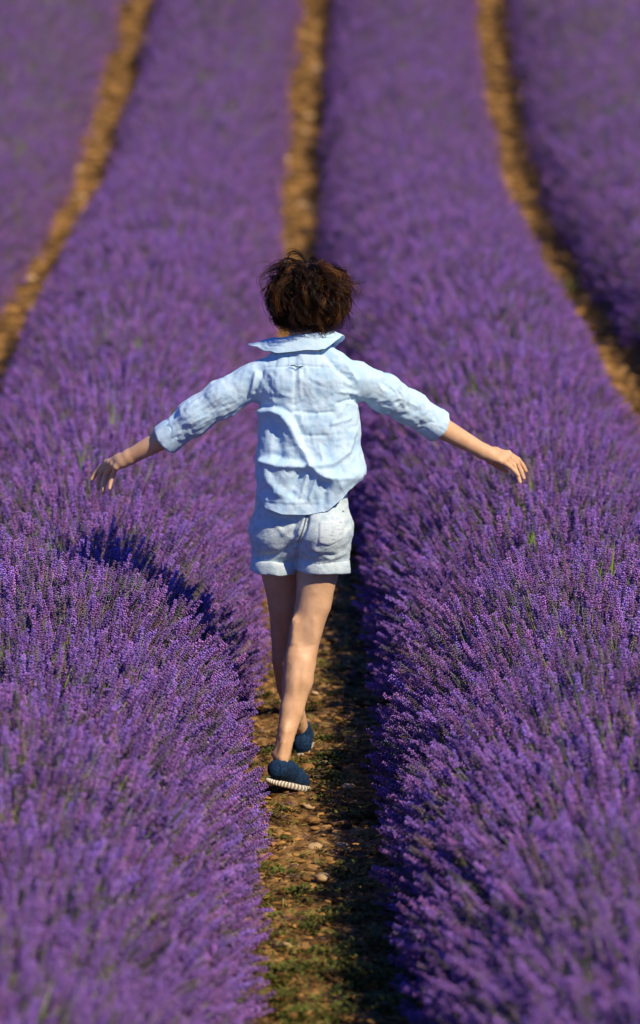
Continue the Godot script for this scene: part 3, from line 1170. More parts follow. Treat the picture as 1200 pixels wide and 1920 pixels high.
	var rh := hand_field(Vector3(0.3901, 1.1225, -0.1580), Vector3(0.5456, 1.0306, -0.2050),
		[Vector3(0.6282, 1.0168, -0.2620), Vector3(0.6238, 1.0103, -0.2430), Vector3(0.6144, 1.0038, -0.2240), Vector3(0.6036, 0.9989, -0.2070)],
		[[Vector3(0.6599, 0.9957, -0.2900), Vector3(0.6755, 0.9766, -0.2980), Vector3(0.6856, 0.9599, -0.2980)], [Vector3(0.6558, 0.9854, -0.2760), Vector3(0.6695, 0.9600, -0.2800), Vector3(0.6776, 0.9387, -0.2760)], [Vector3(0.6446, 0.9791, -0.2560), Vector3(0.6565, 0.9522, -0.2580), Vector3(0.6647, 0.9293, -0.2540)], [Vector3(0.6331, 0.9784, -0.2300), Vector3(0.6482, 0.9648, -0.2320), Vector3(0.6581, 0.9518, -0.2300)]],
		[Vector3(0.5703, 0.9985, -0.2620), Vector3(0.6019, 0.9741, -0.2900), Vector3(0.6278, 0.9576, -0.3050)], 0.036)
	for hf in [lh, rh]:
		var h: Array = hf.nets(0.0034)
		var o: int = n[0].size()
		n[0].append_array(h[0])
		for i in h[1]:
			n[1].append(i + o)
	add_mesh("body", finish(n), M.skin, w)
	# face
	for s in [-1.0, 1.0]:
		var e := SphereMesh.new()
		e.radius = 0.0125
		e.height = 0.025
		var o := add_mesh("eye", e, M.eye, w)
		o.position = Vector3(0.0062, 1.5198, -0.1180) + Vector3(s * 0.030, 0, 0)
		var i := SphereMesh.new()
		i.radius = 0.006
		i.height = 0.012
		var p := add_mesh("iris", i, M.iris, o)
		p.position = Vector3(0, 0, -0.0078)
	var c := Vector3(0.0063, 1.4653, -0.1320)
	add_mesh("mouth", tube_mesh([c + Vector3(-0.024, 0.002, 0.008), c + Vector3(-0.01, 0.0, 0.0), c + Vector3(0.01, 0.0, 0.0), c + Vector3(0.024, 0.002, 0.008)], 0.005, 0.005, 8), M.lip, w)

func make_hair(w: Node3D):
	var r := RandomNumberGenerator.new()
	r.seed = 314
	var c := Vector3(0.0056, 1.5295, -0.0250)
	var hair := add_mesh("hair", null, M.hair, w)
	# inner mass of hair
	var pts := PackedVector3Array()
	var nu := 49
	var nv := 25
	for j in nv:
		var la := lerpf(-0.95, PI / 2, float(j) / (nv - 1))
		for i in nu:
			var lo := TAU * (i % (nu - 1)) / (nu - 1)
			var d := Vector3(cos(la) * cos(lo), sin(la), cos(la) * sin(lo))
			var lump := 0.010 * noise_a.get_noise_3dv(d * 2.6) + 0.008 * noise_b.get_noise_3dv(d * 6.0)
			var rr := 0.098 + lump
			if d.z < -0.35:
				rr = lerpf(rr, 0.086 if la > 0.25 else 0.06, clampf((-d.z - 0.35) * 3.0, 0.0, 1.0))
			pts.append(c + Vector3(d.x * rr * 0.98, d.y * rr * (0.92 if d.y > 0.0 else 1.0), d.z * rr))
	add_mesh("hair_base", sheet(pts, nu, nv, true), M.hair_base, hair)
	# locks
	var v := PackedVector3Array()
	var nn := PackedVector3Array()
	var idx := PackedInt32Array()
	var col := PackedColorArray()
	for q in 760:
		# a lock starts near the crown or somewhere on the scalp and falls round the head
		var az := r.randf() * TAU
		var a0 := acos(clampf(lerpf(1.0, -0.45, r.randf()), -1.0, 1.0))
		var facing := -sin(az) * sin(a0)                         # +1 towards the face
		if facing > 0.25 and a0 > 0.9:
			continue
		var sweep := r.randf_range(0.5, 1.35)
		if a0 + sweep > 2.5:
			sweep = maxf(0.25, 2.5 - a0)
		var drift := r.randfn(0.0, 0.5)
		var lift := r.randf_range(0.004, 0.023) + (0.016 if r.randf() < 0.2 else 0.0)
		var curl := r.randf_range(0.006, 0.022)
		var turns := r.randf_range(0.8, 2.6)
		var ph := r.randf() * TAU
		var flip := r.randf_range(-0.016, 0.020)
		if a0 < 0.8 and r.randf() < 0.22:
			lift += 0.012
			flip = 0.020
			curl = 0.020
		var tone := r.randf()
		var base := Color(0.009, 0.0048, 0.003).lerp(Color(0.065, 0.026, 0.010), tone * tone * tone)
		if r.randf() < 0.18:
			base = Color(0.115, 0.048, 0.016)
		for st in 13:
			var jx := r.randfn(0, 0.0044)
			var jy := r.randfn(0, 0.0044)
			var jz := r.randfn(0, 0.0044)
			var cut := r.randf_range(0.75, 1.08)
			var seg := 13
			var line := []
			for s in seg + 1:
				var t := float(s) / seg * cut
				var pa := a0 + sweep * t
				var aa := az + drift * t + 0.10 * sin(ph + t * 4.0)
				var d := Vector3(sin(pa) * cos(aa), cos(pa), sin(pa) * sin(aa))
				var rr := 0.088 + (lift + (0.013 if st == 0 else 0.0)) * sin(minf(t * 1.5, 1.0) * PI * 0.5) + flip * t * t + 0.012 * exp(-pow((pa - 1.65) / 0.45, 2.0))
				if pa > 2.05:
					rr -= 0.024 * (pa - 2.05) / 0.5
				var e := c + Vector3(d.x * rr * 0.91, d.y * rr * (0.93 if d.y > 0 else 1.30), d.z * rr)
				# wind and curl
				var s1 := d.cross(Vector3(0.2, 0.9, 0.3)).normalized()
				var s2 := d
				e += (s1 * cos(ph + t * TAU * turns) + s2 * sin(ph + t * TAU * turns)) * curl * t
				e += Vector3(0.012 * maxf(0.0, d.x) * t * t, 0.006 * t * maxf(0.0, d.y), 0.004 * t)
				e += Vector3(jx, jy, jz) * (0.4 + t)
				line.append(e)
			var o := v.size()
			for s in seg + 1:
				var p: Vector3 = line[s]
				var d: Vector3 = (line[mini(s + 1, seg)] - line[maxi(s - 1, 0)]).normalized()
				var out := (p - c).normalized()
				var sd := d.cross(out).normalized()
				var up := sd.cross(d)
				var rad := (0.0006 if st == 0 else 0.00085) * (1.0 - 0.75 * pow(float(s) / seg, 2.0)) + 0.0002
				for i in 3:
					var an := TAU * i / 3.0
					var nd := sd * cos(an) + up * sin(an)
					v.append(p + nd * rad)
					nn.append(nd)
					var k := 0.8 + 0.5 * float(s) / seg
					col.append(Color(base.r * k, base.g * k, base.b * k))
			for s in seg:
				for i in 3:
					var a := o + s * 3 + i
					var b := o + s * 3 + (i + 1) % 3
					idx.append_array([a, b, a + 3, b, b + 3, a + 3])
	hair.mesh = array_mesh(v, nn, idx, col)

func make_shirt(w: Node3D):
	var f := Field.new()
	var back := Vector3(0, 0, 1)
	f.chain([Vector3(-0.0479, 1.2549, 0.0000), Vector3(-0.0448, 1.1252, 0.0000), Vector3(-0.0466, 1.0123, 0.0080), Vector3(-0.0500, 0.8177, 0.0140)], [0.092, 0.092, 0.098, 0.104], 0.04, back, 0.95)
	f.chain([Vector3(0.0554, 1.2548, 0.0000), Vector3(0.0603, 1.1251, 0.0000), Vector3(0.0699, 0.9880, 0.0100), Vector3(0.0536, 0.8180, 0.0180)], [0.090, 0.093, 0.100, 0.102], 0.04, back, 0.95)
	f.cap(Vector3(0.0005, 1.3312, 0.0050), Vector3(-0.1448, 1.2727, 0.0000), 0.052, 0.038, 0.04)
	f.cap(Vector3(0.0005, 1.3312, 0.0050), Vector3(0.1474, 1.2725, 0.0000), 0.052, 0.038, 0.04)
	f.cap(Vector3(-0.0560, 1.2686, 0.0100), Vector3(0.0601, 1.2685, 0.0100), 0.078, 0.078, 0.04)
	f.cap(Vector3(0.0022, 1.3712, 0.0000), Vector3(0.0021, 1.3324, 0.0000), 0.064, 0.060, 0.03)
	f.chain([Vector3(-0.1609, 1.2647, 0.0000), Vector3(-0.2533, 1.2087, -0.0120), Vector3(-0.3346, 1.1558, -0.0250), Vector3(-0.4462, 1.0681, -0.0600)], [0.054, 0.053, 0.049, 0.043], 0.03)
	f.chain([Vector3(0.1603, 1.2644, 0.0000), Vector3(0.2397, 1.2204, -0.0650), Vector3(0.3165, 1.1734, -0.1200), Vector3(0.4237, 1.0995, -0.1750)], [0.054, 0.052, 0.048, 0.044], 0.03)
	var cell := 0.0043
	var n := f.nets(cell)
	# open ends: sleeves, hem and neck
	var la := (Vector3(-0.4462, 1.0681, -0.0600) - Vector3(-0.3346, 1.1558, -0.0250)).normalized()
	var lc := Vector3(-0.4182, 1.0902, -0.0500)
	trim(n, func(p: Vector3) -> float: return (p - lc).dot(la) if p.x < -0.30 else -1.0, -la, cell)
	var ra := (Vector3(0.4237, 1.0995, -0.1750) - Vector3(0.3165, 1.1734, -0.1200)).normalized()
	var rc := Vector3(0.3901, 1.1225, -0.1580)
	trim(n, func(p: Vector3) -> float: return (p - rc).dot(ra) if p.x > 0.28 else -1.0, -ra, cell)
	var hem := [Vector3(-0.1692, 0.9437, 0.0500), Vector3(-0.1467, 0.9193, 0.0500), Vector3(-0.1208, 0.8848, 0.0900), Vector3(-0.0726, 0.8702, 0.0900), Vector3(-0.0002, 0.8685, 0.0900), Vector3(0.0593, 0.8797, 0.0900), Vector3(0.0978, 0.9072, 0.0900), Vector3(0.1337, 0.9444, 0.0600), Vector3(0.1857, 0.9958, 0.0400)]
	var hem_y := func(x: float) -> float:
		for i in hem.size() - 1:
			var a: Vector3 = hem[i]
			var b: Vector3 = hem[i + 1]
			if x < b.x or i == hem.size() - 2:
				return lerpf(a.y, b.y, smoothstep(0.0, 1.0, (x - a.x) / (b.x - a.x)) * 0.5 + 0.5 * clampf((x - a.x) / (b.x - a.x), 0.0, 1.0))
		return hem[0].y
	trim(n, func(p: Vector3) -> float: return hem_y.call(p.x) - p.y if p.y < 0.98 and absf(p.x) < 0.25 else -1.0, Vector3.UP, cell)
	var ny: float = Vector3(0.0022, 1.3841, 0.0000).y
	trim(n, func(p: Vector3) -> float: return p.y - ny, Vector3.DOWN, cell)
	# folds of the loose linen
	var folds := [
		[[Vector3(-0.1428, 1.1686, 0.0900), Vector3(-0.1075, 1.1782, 0.0900), Vector3(-0.0755, 1.1686, 0.0900), Vector3(-0.0482, 1.1332, 0.0900), Vector3(-0.0274, 1.0816, 0.0900), Vector3(0.0079, 1.0235, 0.0900)], 0.012, 0.014],
		[[Vector3(-0.1203, 1.1943, 0.0900), Vector3(-0.0722, 1.1911, 0.0900), Vector3(-0.0370, 1.1653, 0.0900), Vector3(-0.0146, 1.1138, 0.0900)], 0.009, -0.006],
		[[Vector3(-0.1012, 1.1332, 0.0900), Vector3(-0.0852, 1.0527, 0.0900)], 0.022, -0.012],
		[[Vector3(-0.1334, 1.0269, 0.0900), Vector3(-0.0885, 1.0172, 0.0900), Vector3(0.0046, 1.0139, 0.0900), Vector3(0.0801, 1.0235, 0.0900), Vector3(0.1234, 1.0557, 0.0900), Vector3(0.1394, 1.1137, 0.0900)], 0.009, 0.011],
		[[Vector3(-0.1125, 1.0495, 0.0900), Vector3(-0.0243, 1.0333, 0.0900)], 0.010, -0.006],
		[[Vector3(0.0400, 1.0009, 0.0900), Vector3(0.1042, 0.9637, 0.0900), Vector3(0.1556, 0.9879, 0.0900)], 0.020, 0.012],
		[[Vector3(0.0078, 1.0171, 0.0900), Vector3(0.0496, 0.9832, 0.0900), Vector3(0.1203, 0.9799, 0.0900)], 0.007, 0.007],
		[[Vector3(-0.1286, 1.0205, 0.0900), Vector3(-0.1142, 0.9720, 0.0900), Vector3(-0.0806, 0.9316, 0.0900)], 0.016, 0.010],
		[[Vector3(-0.0243, 0.9881, 0.0900), Vector3(-0.0436, 0.9316, 0.0900)], 0.014, -0.010],
		[[Vector3(-0.0002, 0.9881, 0.0900), Vector3(-0.0179, 0.9235, 0.0900)], 0.005, 0.006],
		[[Vector3(0.0303, 0.9800, 0.0900), Vector3(0.0078, 0.9154, 0.0900)], 0.005, 0.005],
		[[Vector3(0.0592, 0.9638, 0.0900), Vector3(0.0496, 0.9153, 0.0900)], 0.012, -0.006],
		[[Vector3(-0.1716, 1.2853, 0.0600), Vector3(-0.1201, 1.3099, 0.0900), Vector3(-0.0305, 1.3179, 0.0900), Vector3(0.0720, 1.3098, 0.0900), Vector3(0.1398, 1.2818, 0.0600)], 0.003, -0.003],
		[[Vector3(-0.0337, 1.3099, 0.0900), Vector3(-0.0370, 1.1975, 0.0900)], 0.005, -0.004],
		[[Vector3(-0.0209, 1.3099, 0.0900), Vector3(-0.0177, 1.2135, 0.0900)], 0.004, 0.003],
		[[Vector3(-0.0370, 1.1798, 0.0900), Vector3(0.0239, 1.1733, 0.0900), Vector3(0.0800, 1.1781, 0.0900)], 0.004, -0.005],
		[[Vector3(-0.0242, 1.1074, 0.0900), Vector3(0.0592, 1.1057, 0.0900)], 0.004, -0.004],
		[[Vector3(0.0368, 1.0767, 0.0900), Vector3(0.0496, 1.0332, 0.0900)], 0.005, 0.005],
		[[Vector3(0.1365, 1.2118, 0.0700), Vector3(0.0912, 1.2038, 0.0900)], 0.005, -0.006],
		[[Vector3(0.1495, 1.2303, 0.0600), Vector3(0.1041, 1.2375, 0.0900)], 0.005, 0.005],
		[[Vector3(0.1299, 1.1563, 0.0800), Vector3(0.0752, 1.1411, 0.0900)], 0.005, 0.004],
		[[Vector3(-0.1525, 1.2354, 0.0600), Vector3(-0.1330, 1.2932, 0.0800)], 0.006, -0.006],
		[[Vector3(-0.1686, 1.2298, 0.0500), Vector3(-0.1523, 1.2924, 0.0700)], 0.006, 0.007],
		[[Vector3(0.0402, 1.3646, 0.0700), Vector3(0.0801, 1.3171, 0.0800), Vector3(0.1286, 1.2722, 0.0600)], 0.007, -0.007],
		[[Vector3(0.0562, 1.3726, 0.0700), Vector3(0.1123, 1.3212, 0.0700), Vector3(0.1495, 1.2722, 0.0600)], 0.008, 0.007],
		[[Vector3(-0.0881, 1.3534, 0.0700), Vector3(-0.0945, 1.3131, 0.0900)], 0.005, -0.004],
		[[Vector3(-0.0560, 1.3534, 0.0700), Vector3(-0.0593, 1.3163, 0.0900)], 0.004, -0.003],
		[[Vector3(-0.1256, 0.9107, 0.0900), Vector3(-0.0565, 0.9057, 0.0900), Vector3(0.0400, 0.9072, 0.0900)], 0.003, 0.0025],
	]
	# many small creases, pulled from the armpits and shoulders towards the small of the back
	var rc2 := RandomNumberGenerator.new()
	rc2.seed = 88
	var hub := [Vector3(-0.1443, 1.2217, 0.0900), Vector3(0.1489, 1.2214, 0.0900), Vector3(0.0078, 1.0171, 0.0900), Vector3(0.0015, 1.3098, 0.0900)]
	for k in 120:
		var a := Vector3(-0.1529, 0.8913, 0.0900).lerp(Vector3(0.1622, 0.8909, 0.0900), rc2.randf())
		a.y = lerpf(Vector3(-0.0002, 0.8830, 0.0900).y, Vector3(-0.0001, 1.3387, 0.0900).y, rc2.randf())
		var h: Vector3 = hub[rc2.randi() % 4]
		var dir := (h - a)
		dir.z = 0.0
		dir = dir.normalized().rotated(Vector3.BACK, rc2.randfn(0.0, 0.5))
		var le := rc2.randf_range(0.02, 0.07)
		var m := a + dir * le * 0.5 + dir.cross(Vector3.BACK) * rc2.randfn(0.0, 0.006)
		folds.append([[a, m, a + dir * le], rc2.randf_range(0.0032, 0.006), rc2.randf_range(0.0006, 0.0020) * (1.0 if rc2.randf() < 0.6 else -1.0)])
	var lows := []
	for e in folds:
		var b := AABB(e[0][0], Vector3.ZERO)
		for p in e[0]:
			b = b.expand(p)
		var gr: float = e[1] * 2.6
		lows.append(Rect2(b.position.x - gr, b.position.y - gr, b.size.x + gr * 2.0, b.size.y + gr * 2.0))
	var v: PackedVector3Array = n[0]
	var nm := normals_of(v, n[1])
	for i in v.size():
		var p := v[i]
		var q := nm[i]
		var d := 0.0
		if q.z > -0.2 and absf(p.x) < 0.21:
			var u := Vector2(p.x, p.y)
			var facing := smoothstep(-0.2, 0.35, q.z)
			for fi in folds.size():
				if not lows[fi].has_point(u):
					continue
				var e = folds[fi]
				var wd: float = e[1]
				var g := line_dist(u, e[0])
				if g < wd * 2.6:
					d += e[2] * exp(-g * g / (wd * wd)) * facing
		# crumpled linen
		var arm := smoothstep(0.17, 0.24, absf(p.x))
		var s := signf(p.x)
		var along := p.x * 0.82 * s - p.y * 0.57
		var across := p.x * 0.57 * s + p.y * 0.82
		var ridge_arm := 1.0 - absf(noise_a.get_noise_3d(along * 11.0, across * 4.5 + p.x * 3.0, p.z * 7.0)) * 2.6
		var ridge_long := 1.0 - absf(noise_b.get_noise_3d(along * 4.0, across * 17.0, p.z * 14.0)) * 2.6
		var ridge_back := 1.0 - absf(noise_a.get_noise_3d(p.x * 9.0 + p.y * 4.0, p.y * 6.0 - p.x * 3.0, p.z * 6.0)) * 2.4
		d += arm * (0.0022 * ridge_arm + 0.0048 * ridge_long - 0.003) + (1.0 - arm) * (0.0036 * ridge_back - 0.0015)
		d += 0.0007 * noise_b.get_noise_3d(p.x * 22.0, p.y * 18.0, p.z * 18.0) + 0.0006 * (0.6 - absf(noise_a.get_noise_3d(p.x * 26.0 + p.y * 10.0, p.y * 22.0 - p.x * 9.0, p.z * 24.0)) * 2.4)
		# gathers under the yoke
		if p.y > 1.20 and q.z > 0.2 and absf(p.x) < 0.15:
			d += 0.0014 * sin(p.x * 260.0 + 3.0 * noise_a.get_noise_2d(p.x * 8.0, p.y * 3.0)) * smoothstep(1.20, 1.29, p.y) * noise_c.get_noise_2d(p.x * 20.0, 3.0)
		v[i] = p + q * d
	n[0] = v
	var shirt := add_mesh("shirt", finish(n), M.shirt, w)
	# rolled cuffs
	var side := Vector3(0, 0, 1)
	add_mesh("cuff", band(lc - la * 0.006, la, side, 0.0435, 0.0430, 0.050, 0.0045, 1, 0.004), M.shirt, shirt)
	add_mesh("cuff", band(rc - ra * 0.004, ra, side, 0.0455, 0.0450, 0.056, 0.0045, 2, 0.004), M.shirt, shirt)
	# collar
	var inner := [Vector3(-0.0427, 1.3877, -0.0950), Vector3(-0.0720, 1.3871, -0.0550), Vector3(-0.0833, 1.3884, -0.0100), Vector3(-0.0640, 1.3945, 0.0360), Vector3(-0.0271, 1.4037, 0.0540), Vector3(0.0146, 1.4104, 0.0580), Vector3(0.0500, 1.4128, 0.0460), Vector3(0.0762, 1.4089, 0.0100), Vector3(0.0769, 1.3941, -0.0450), Vector3(0.0515, 1.3880, -0.0900)]
	var outer := [Vector3(-0.1128, 1.3522, -0.1150), Vector3(-0.1337, 1.3627, -0.0800), Vector3(-0.1770, 1.3768, -0.0150), Vector3(-0.1234, 1.3630, 0.0450), Vector3(-0.0849, 1.3568, 0.0720), Vector3(0.0080, 1.3638, 0.0820), Vector3(0.0658, 1.3761, 0.0740), Vector3(0.1129, 1.4053, 0.0300), Vector3(0.1063, 1.3801, -0.0600), Vector3(0.0745, 1.3574, -0.1100)]
	var pts := PackedVector3Array()
	var nu := 46
	var prof := [[0.0, -0.026, 0.0], [0.0, -0.004, 0.0], [0.05, 0.004, 0.0], [0.16, 0.009, 0.0], [0.45, 0.006, 0.0], [0.75, 0.002, 0.0], [1.0, 0.0, 0.0], [1.0, -0.0035, 0.0], [0.7, -0.003, 0.0], [0.3, -0.003, 0.0], [0.12, -0.012, 0.0], [0.08, -0.026, 0.0]]
	for pr in prof:
		for i in nu:
			var u := float(i) / (nu - 1) * (inner.size() - 1)
			var k := mini(int(u), inner.size() - 2)
			var t := u - k
			var a: Vector3 = inner[k].cubic_interpolate(inner[k + 1], inner[maxi(k - 1, 0)], inner[mini(k + 2, inner.size() - 1)], t)
			var b: Vector3 = outer[k].cubic_interpolate(outer[k + 1], outer[maxi(k - 1, 0)], outer[mini(k + 2, outer.size() - 1)], t)
			var p: Vector3 = a.lerp(b, pr[0]) + Vector3(0, pr[1], 0)
			p += Vector3(0, 0.007 * noise_a.get_noise_2d(u * 1.1, pr[0] * 1.6) * pr[0] + 0.002 * noise_b.get_noise_2d(u * 3.0, 5.0), 0.003 * noise_a.get_noise_2d(u * 1.5, 9.0))
			pts.append(p)
	add_mesh("collar", sheet(pts, nu, prof.size(), false), M.shirt, shirt)
	# hanger loop under the yoke
	var h0 := f.front(Vector3(-0.0481, 1.3163, 0.0900).x, Vector3(-0.0481, 1.3163, 0.0900).y)
	var h1 := f.front(Vector3(-0.0113, 1.3147, 0.0900).x, Vector3(-0.0113, 1.3147, 0.0900).y)
	var off := Vector3(0, 0, 0.005)
	add_mesh("hanger_loop", tube_mesh([h0 + off, h0.lerp(h1, 0.25) + off + Vector3(0, 0.002, 0.003), h0.lerp(h1, 0.55) + off + Vector3(0, -0.002, 0.005), h1 + off], 0.0017, 0.0017, 6), M.tag, shirt)

func make_shorts(w: Node3D):
	var f := Field.new()
	f.cap(Vector3(-0.0644, 0.9194, -0.0250), Vector3(0.0343, 0.9225, 0.0050), 0.088, 0.088, 0.04)
	f.cap(Vector3(-0.0694, 0.8202, -0.0350), Vector3(0.0391, 0.8253, 0.0100), 0.097, 0.097, 0.04)
	f.cap(Vector3(-0.0889, 0.7949, -0.0420), Vector3(-0.0973, 0.6544, -0.0500), 0.081, 0.068, 0.03)
	f.cap(Vector3(0.0538, 0.8003, 0.0060), Vector3(0.0474, 0.6606, 0.0000), 0.084, 0.075, 0.03)
	f.ball(Vector3(-0.0824, 0.7998, 0.0000), 0.062, 0.05)
	f.ball(Vector3(0.0467, 0.8064, 0.0580), 0.062, 0.05)
	var cell := 0.0056
	var n := f.nets(cell)
	var lh := Vector3(-0.0972, 0.6947, -0.0430)
	var la := Vector3(-0.06, -1.0, -0.07).normalized()
	var rh := Vector3(0.0506, 0.6999, 0.0000)
	var ra := (Vector3(0.0506, 0.6606, 0.0000) - Vector3(0.0555, 0.7996, 0.0000)).normalized()
	var mid: float = Vector3(-0.0306, 0.7017, 0.0000).x
	trim(n, func(p: Vector3) -> float: return (p - lh).dot(la) if p.x < mid else -1.0, -la, cell)
	trim(n, func(p: Vector3) -> float: return (p - rh).dot(ra) if p.x >= mid else -1.0, -ra, cell)
	var v: PackedVector3Array = n[0]
	var nm := normals_of(v, n[1])
	var cx: float = Vector3(0.0030, 0.8669, 0.0900).x
	var creases := [
		[[Vector3(0.0030, 0.8717, 0.0900), Vector3(-0.0051, 0.8276, 0.1000), Vector3(-0.0245, 0.7758, 0.1000), Vector3(-0.0309, 0.7117, 0.0800)], 0.007, -0.009],
		[[Vector3(-0.0245, 0.7790, 0.1000), Vector3(0.0157, 0.7531, 0.1000), Vector3(0.0801, 0.7433, 0.1000)], 0.006, -0.006],
		[[Vector3(0.0270, 0.7628, 0.1000), Vector3(0.0720, 0.7335, 0.1000), Vector3(0.1171, 0.7465, 0.1000)], 0.006, 0.004],
		[[Vector3(-0.0373, 0.7790, 0.1000), Vector3(-0.0808, 0.7402, 0.1000), Vector3(-0.1371, 0.7338, 0.1000)], 0.008, -0.006],
		[[Vector3(-0.0951, 0.8357, 0.1000), Vector3(-0.0694, 0.8082, 0.1000), Vector3(-0.0485, 0.8276, 0.1000)], 0.006, 0.005],
		[[Vector3(-0.0276, 0.8632, 0.1000), Vector3(-0.0437, 0.8033, 0.1000)], 0.005, -0.004],
		[[Vector3(-0.0051, 0.8599, 0.1000), Vector3(-0.0244, 0.8082, 0.1000)], 0.005, 0.005],
	]
	for i in v.size():
		var p := v[i]
		var q := nm[i]
		var d := 0.0016 * noise_a.get_noise_3d(p.x * 14.0, p.y * 22.0, p.z * 14.0) + 0.003 * (1.0 - 2.4 * absf(noise_b.get_noise_3d(p.x * 5.0, p.y * 12.0, p.z * 5.0))) - 0.001
		if q.z > 0.0:
			var u := Vector2(p.x, p.y)
			for e in creases:
				var wd: float = e[1]
				var g := line_dist(u, e[0])
				if g < wd * 2.6:
					d += e[2] * exp(-g * g / (wd * wd)) * smoothstep(0.0, 0.3, q.z)
		v[i] = p + q * d
	n[0] = v
	var shorts := add_mesh("shorts", finish(n), M.denim, w)
	add_mesh("cuff", band(lh - la * 0.004, la, Vector3(1, 0, 0), 0.0675, 0.0800, 0.036, 0.006, 5, 0.002), M.denim, shorts)
	add_mesh("cuff", band(rh - ra * 0.002, ra, Vector3(1, 0, 0), 0.0765, 0.0805, 0.035, 0.006, 6, 0.002), M.denim, shorts)
	# back pocket of the lit side
	var pts := PackedVector3Array()
	var nu := 14
	for j in nu:
		for i in nu:
			var s := float(i) / (nu - 1)
			var t := float(j) / (nu - 1)
			var top := Vector3(0.0335, 0.8555, 0.0900).lerp(Vector3(0.1175, 0.8564, 0.0700), s)
			var bot := Vector3(0.0302, 0.7822, 0.1000).lerp(Vector3(0.1109, 0.7894, 0.0800), s) + Vector3(0, -0.014 * (1.0 - absf(s - 0.45) * 2.0), 0)
			var p := top.lerp(bot, t)
			var edge := minf(minf(s, 1.0 - s), minf(t, 1.0 - t))
			pts.append(f.front(p.x, p.y) + Vector3(0.0, 0.0, -0.002 if edge <= 0.0 else 0.0035 + (0.0012 if edge < 0.08 else 0.0)))
	add_mesh("pocket", sheet(pts, nu, nu, false), M.worn_denim, shorts)
	var line := []
	for i in 14:
		var p := Vector3(0.0030, 0.8717, 0.0900).lerp(Vector3(-0.0228, 0.7823, 0.1000), i / 13.0) if i < 10 else Vector3(0.0030, 0.8717, 0.0900).lerp(Vector3(-0.0228, 0.7823, 0.1000), i / 13.0)
		line.append(f.front(p.x, p.y) + Vector3(0, 0, -0.004 if i > 9 else -0.0035))
	add_mesh("seam", tube_mesh(line, 0.0022, 0.0022, 6), M.denim_dark, shorts)
	for b in [Vector3(0.1096, 0.8747, 0.0600), Vector3(-0.0790, 0.8702, 0.0900)]:
		var s := SphereMesh.new()
		s.radius = 0.004
		s.height = 0.005
		var o := add_mesh("rivet", s, M.rivet, shorts)
		o.position = f.front(b.x, b.y) + Vector3(0, 0, 0.001)

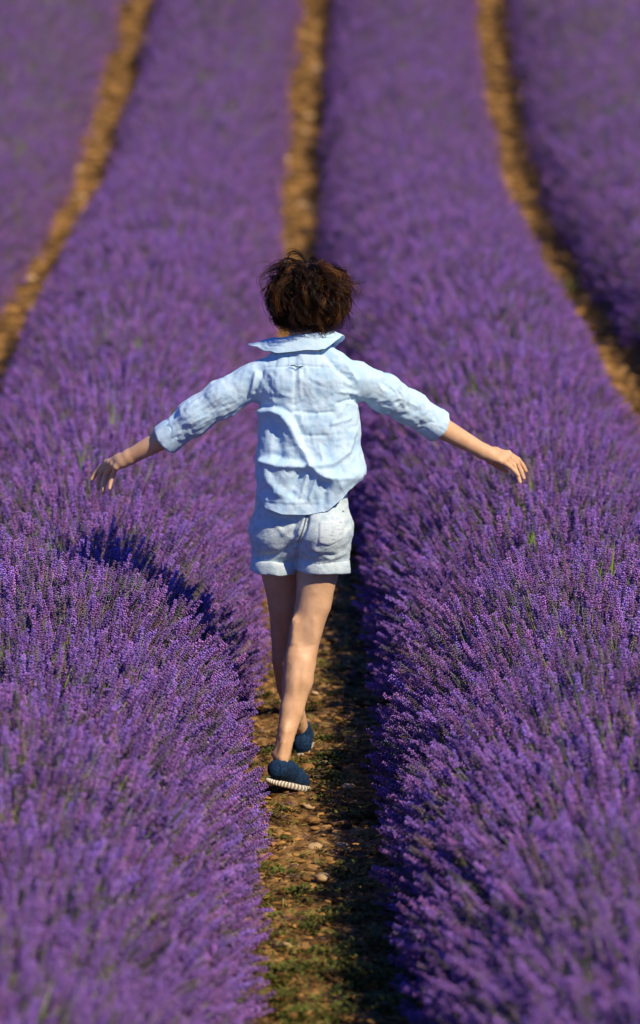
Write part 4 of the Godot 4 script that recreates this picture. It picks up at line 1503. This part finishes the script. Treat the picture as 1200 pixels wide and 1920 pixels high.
func shoe(w: Node3D, heel: Vector3, toe: Vector3, up: Vector3, upper: Field, ankle: Vector3, label: String):
	var cell := 0.0042
	var n := upper.nets(cell)
	var ax := (toe - heel).normalized()
	var sd := ax.cross(up).normalized()
	up = sd.cross(ax).normalized()
	trim(n, func(p: Vector3) -> float: return -(p - heel).dot(up) + 0.010, up, cell)
	var v: PackedVector3Array = n[0]
	var nm := normals_of(v, n[1])
	for i in v.size():
		var t := (v[i] - heel).dot(ax)
		v[i] += nm[i] * (0.0009 * sin(t * 330.0 + 4.0 * noise_a.get_noise_3dv(v[i] * 12.0)) + 0.0010 * noise_b.get_noise_3dv(v[i] * 20.0))
	n[0] = v
	var s := add_mesh("shoe", finish(n), M.canvas, w)
	if label:
		s.set_meta("label", label)
	# bound edge of the opening
	var ring := []
	for k in 25:
		var an := TAU * k / 24.0
		ring.append(ankle + ax * (0.010 + 0.030 * cos(an)) + sd * 0.0245 * sin(an) + up * (0.004 - 0.008 * cos(an)))
	add_mesh("binding", tube_mesh(ring, 0.0030, 0.0030, 6), M.canvas, s)
	# rope sole: a coil of short strands round the edge
	var len_ := heel.distance_to(toe)
	var pts := PackedVector3Array()
	var col := PackedColorArray()
	var nu := 161
	var prof := [[0.0, -0.010], [0.9, -0.010], [1.0, -0.006], [1.03, 0.000], [1.0, 0.006], [0.9, 0.009], [0.0, 0.009]]
	for pr in prof:
		for i in nu:
			var an := TAU * (i % (nu - 1)) / (nu - 1)
			var u := cos(an)
			var half := lerpf(0.027, 0.034, smoothstep(-0.6, 0.5, u)) * pow(maxf(0.0, 1.0 - pow(absf(u), 3.2)), 0.5)
			var strand := 1.0 + 0.03 * sin(an * 40.0)
			var p: Vector3 = heel.lerp(toe, 0.5 + 0.5 * u * lerpf(1.0, strand, 0.3) * (pr[0] if pr[0] < 1.0 else pr[0])) + sd * signf(sin(an)) * half * pr[0] * strand + up * pr[1]
			pts.append(p)
			var g := 0.80 if i % 4 < 2 else 0.22
			if pr[1] < -0.009:
				g = 0.25
			col.append(Color(g, g * 0.94, g * 0.82))
	add_mesh("sole", sheet(pts, nu, prof.size(), true, col), M.sole, s)

func make_shoes(w: Node3D):
	var f := Field.new()
	f.chain([Vector3(-0.0928, 0.0907, 0.1150), Vector3(-0.0670, 0.0740, 0.0600), Vector3(-0.0310, 0.0474, 0.0050), Vector3(-0.0080, 0.0267, -0.0350)], [0.0270, 0.0275, 0.0275, 0.019], 0.016)
	f.cap(Vector3(-0.0815, 0.0979, 0.1100), Vector3(-0.0475, 0.0830, 0.0550), 0.0270, 0.0225, 0.016)
	shoe(w, Vector3(-0.1171, 0.0623, 0.1300), Vector3(0.0069, 0.0008, -0.0580), Vector3(0.10, 1, 0.18), f, Vector3(-0.0815, 0.1023, 0.0980), "blue canvas shoe in sunlight, toe turned to the right")
	var g := Field.new()
	g.chain([Vector3(-0.0123, 0.0662, -0.4550), Vector3(-0.0086, 0.0721, -0.5200), Vector3(-0.0047, 0.0756, -0.6000), Vector3(-0.0027, 0.0749, -0.6450)], [0.027, 0.029, 0.029, 0.020], 0.012)
	g.cap(Vector3(-0.0123, 0.1212, -0.4550), Vector3(-0.0068, 0.1015, -0.5300), 0.0295, 0.025, 0.012)
	g.ball(Vector3(-0.0123, 0.0774, -0.4500), 0.031, 0.012)
	shoe(w, Vector3(-0.0142, 0.0371, -0.4250), Vector3(0.0009, 0.0469, -0.6650), Vector3(0, 1, 0.06), g, Vector3(-0.0122, 0.1031, -0.4700), "dark blue shoe in shade, seen from the heel")
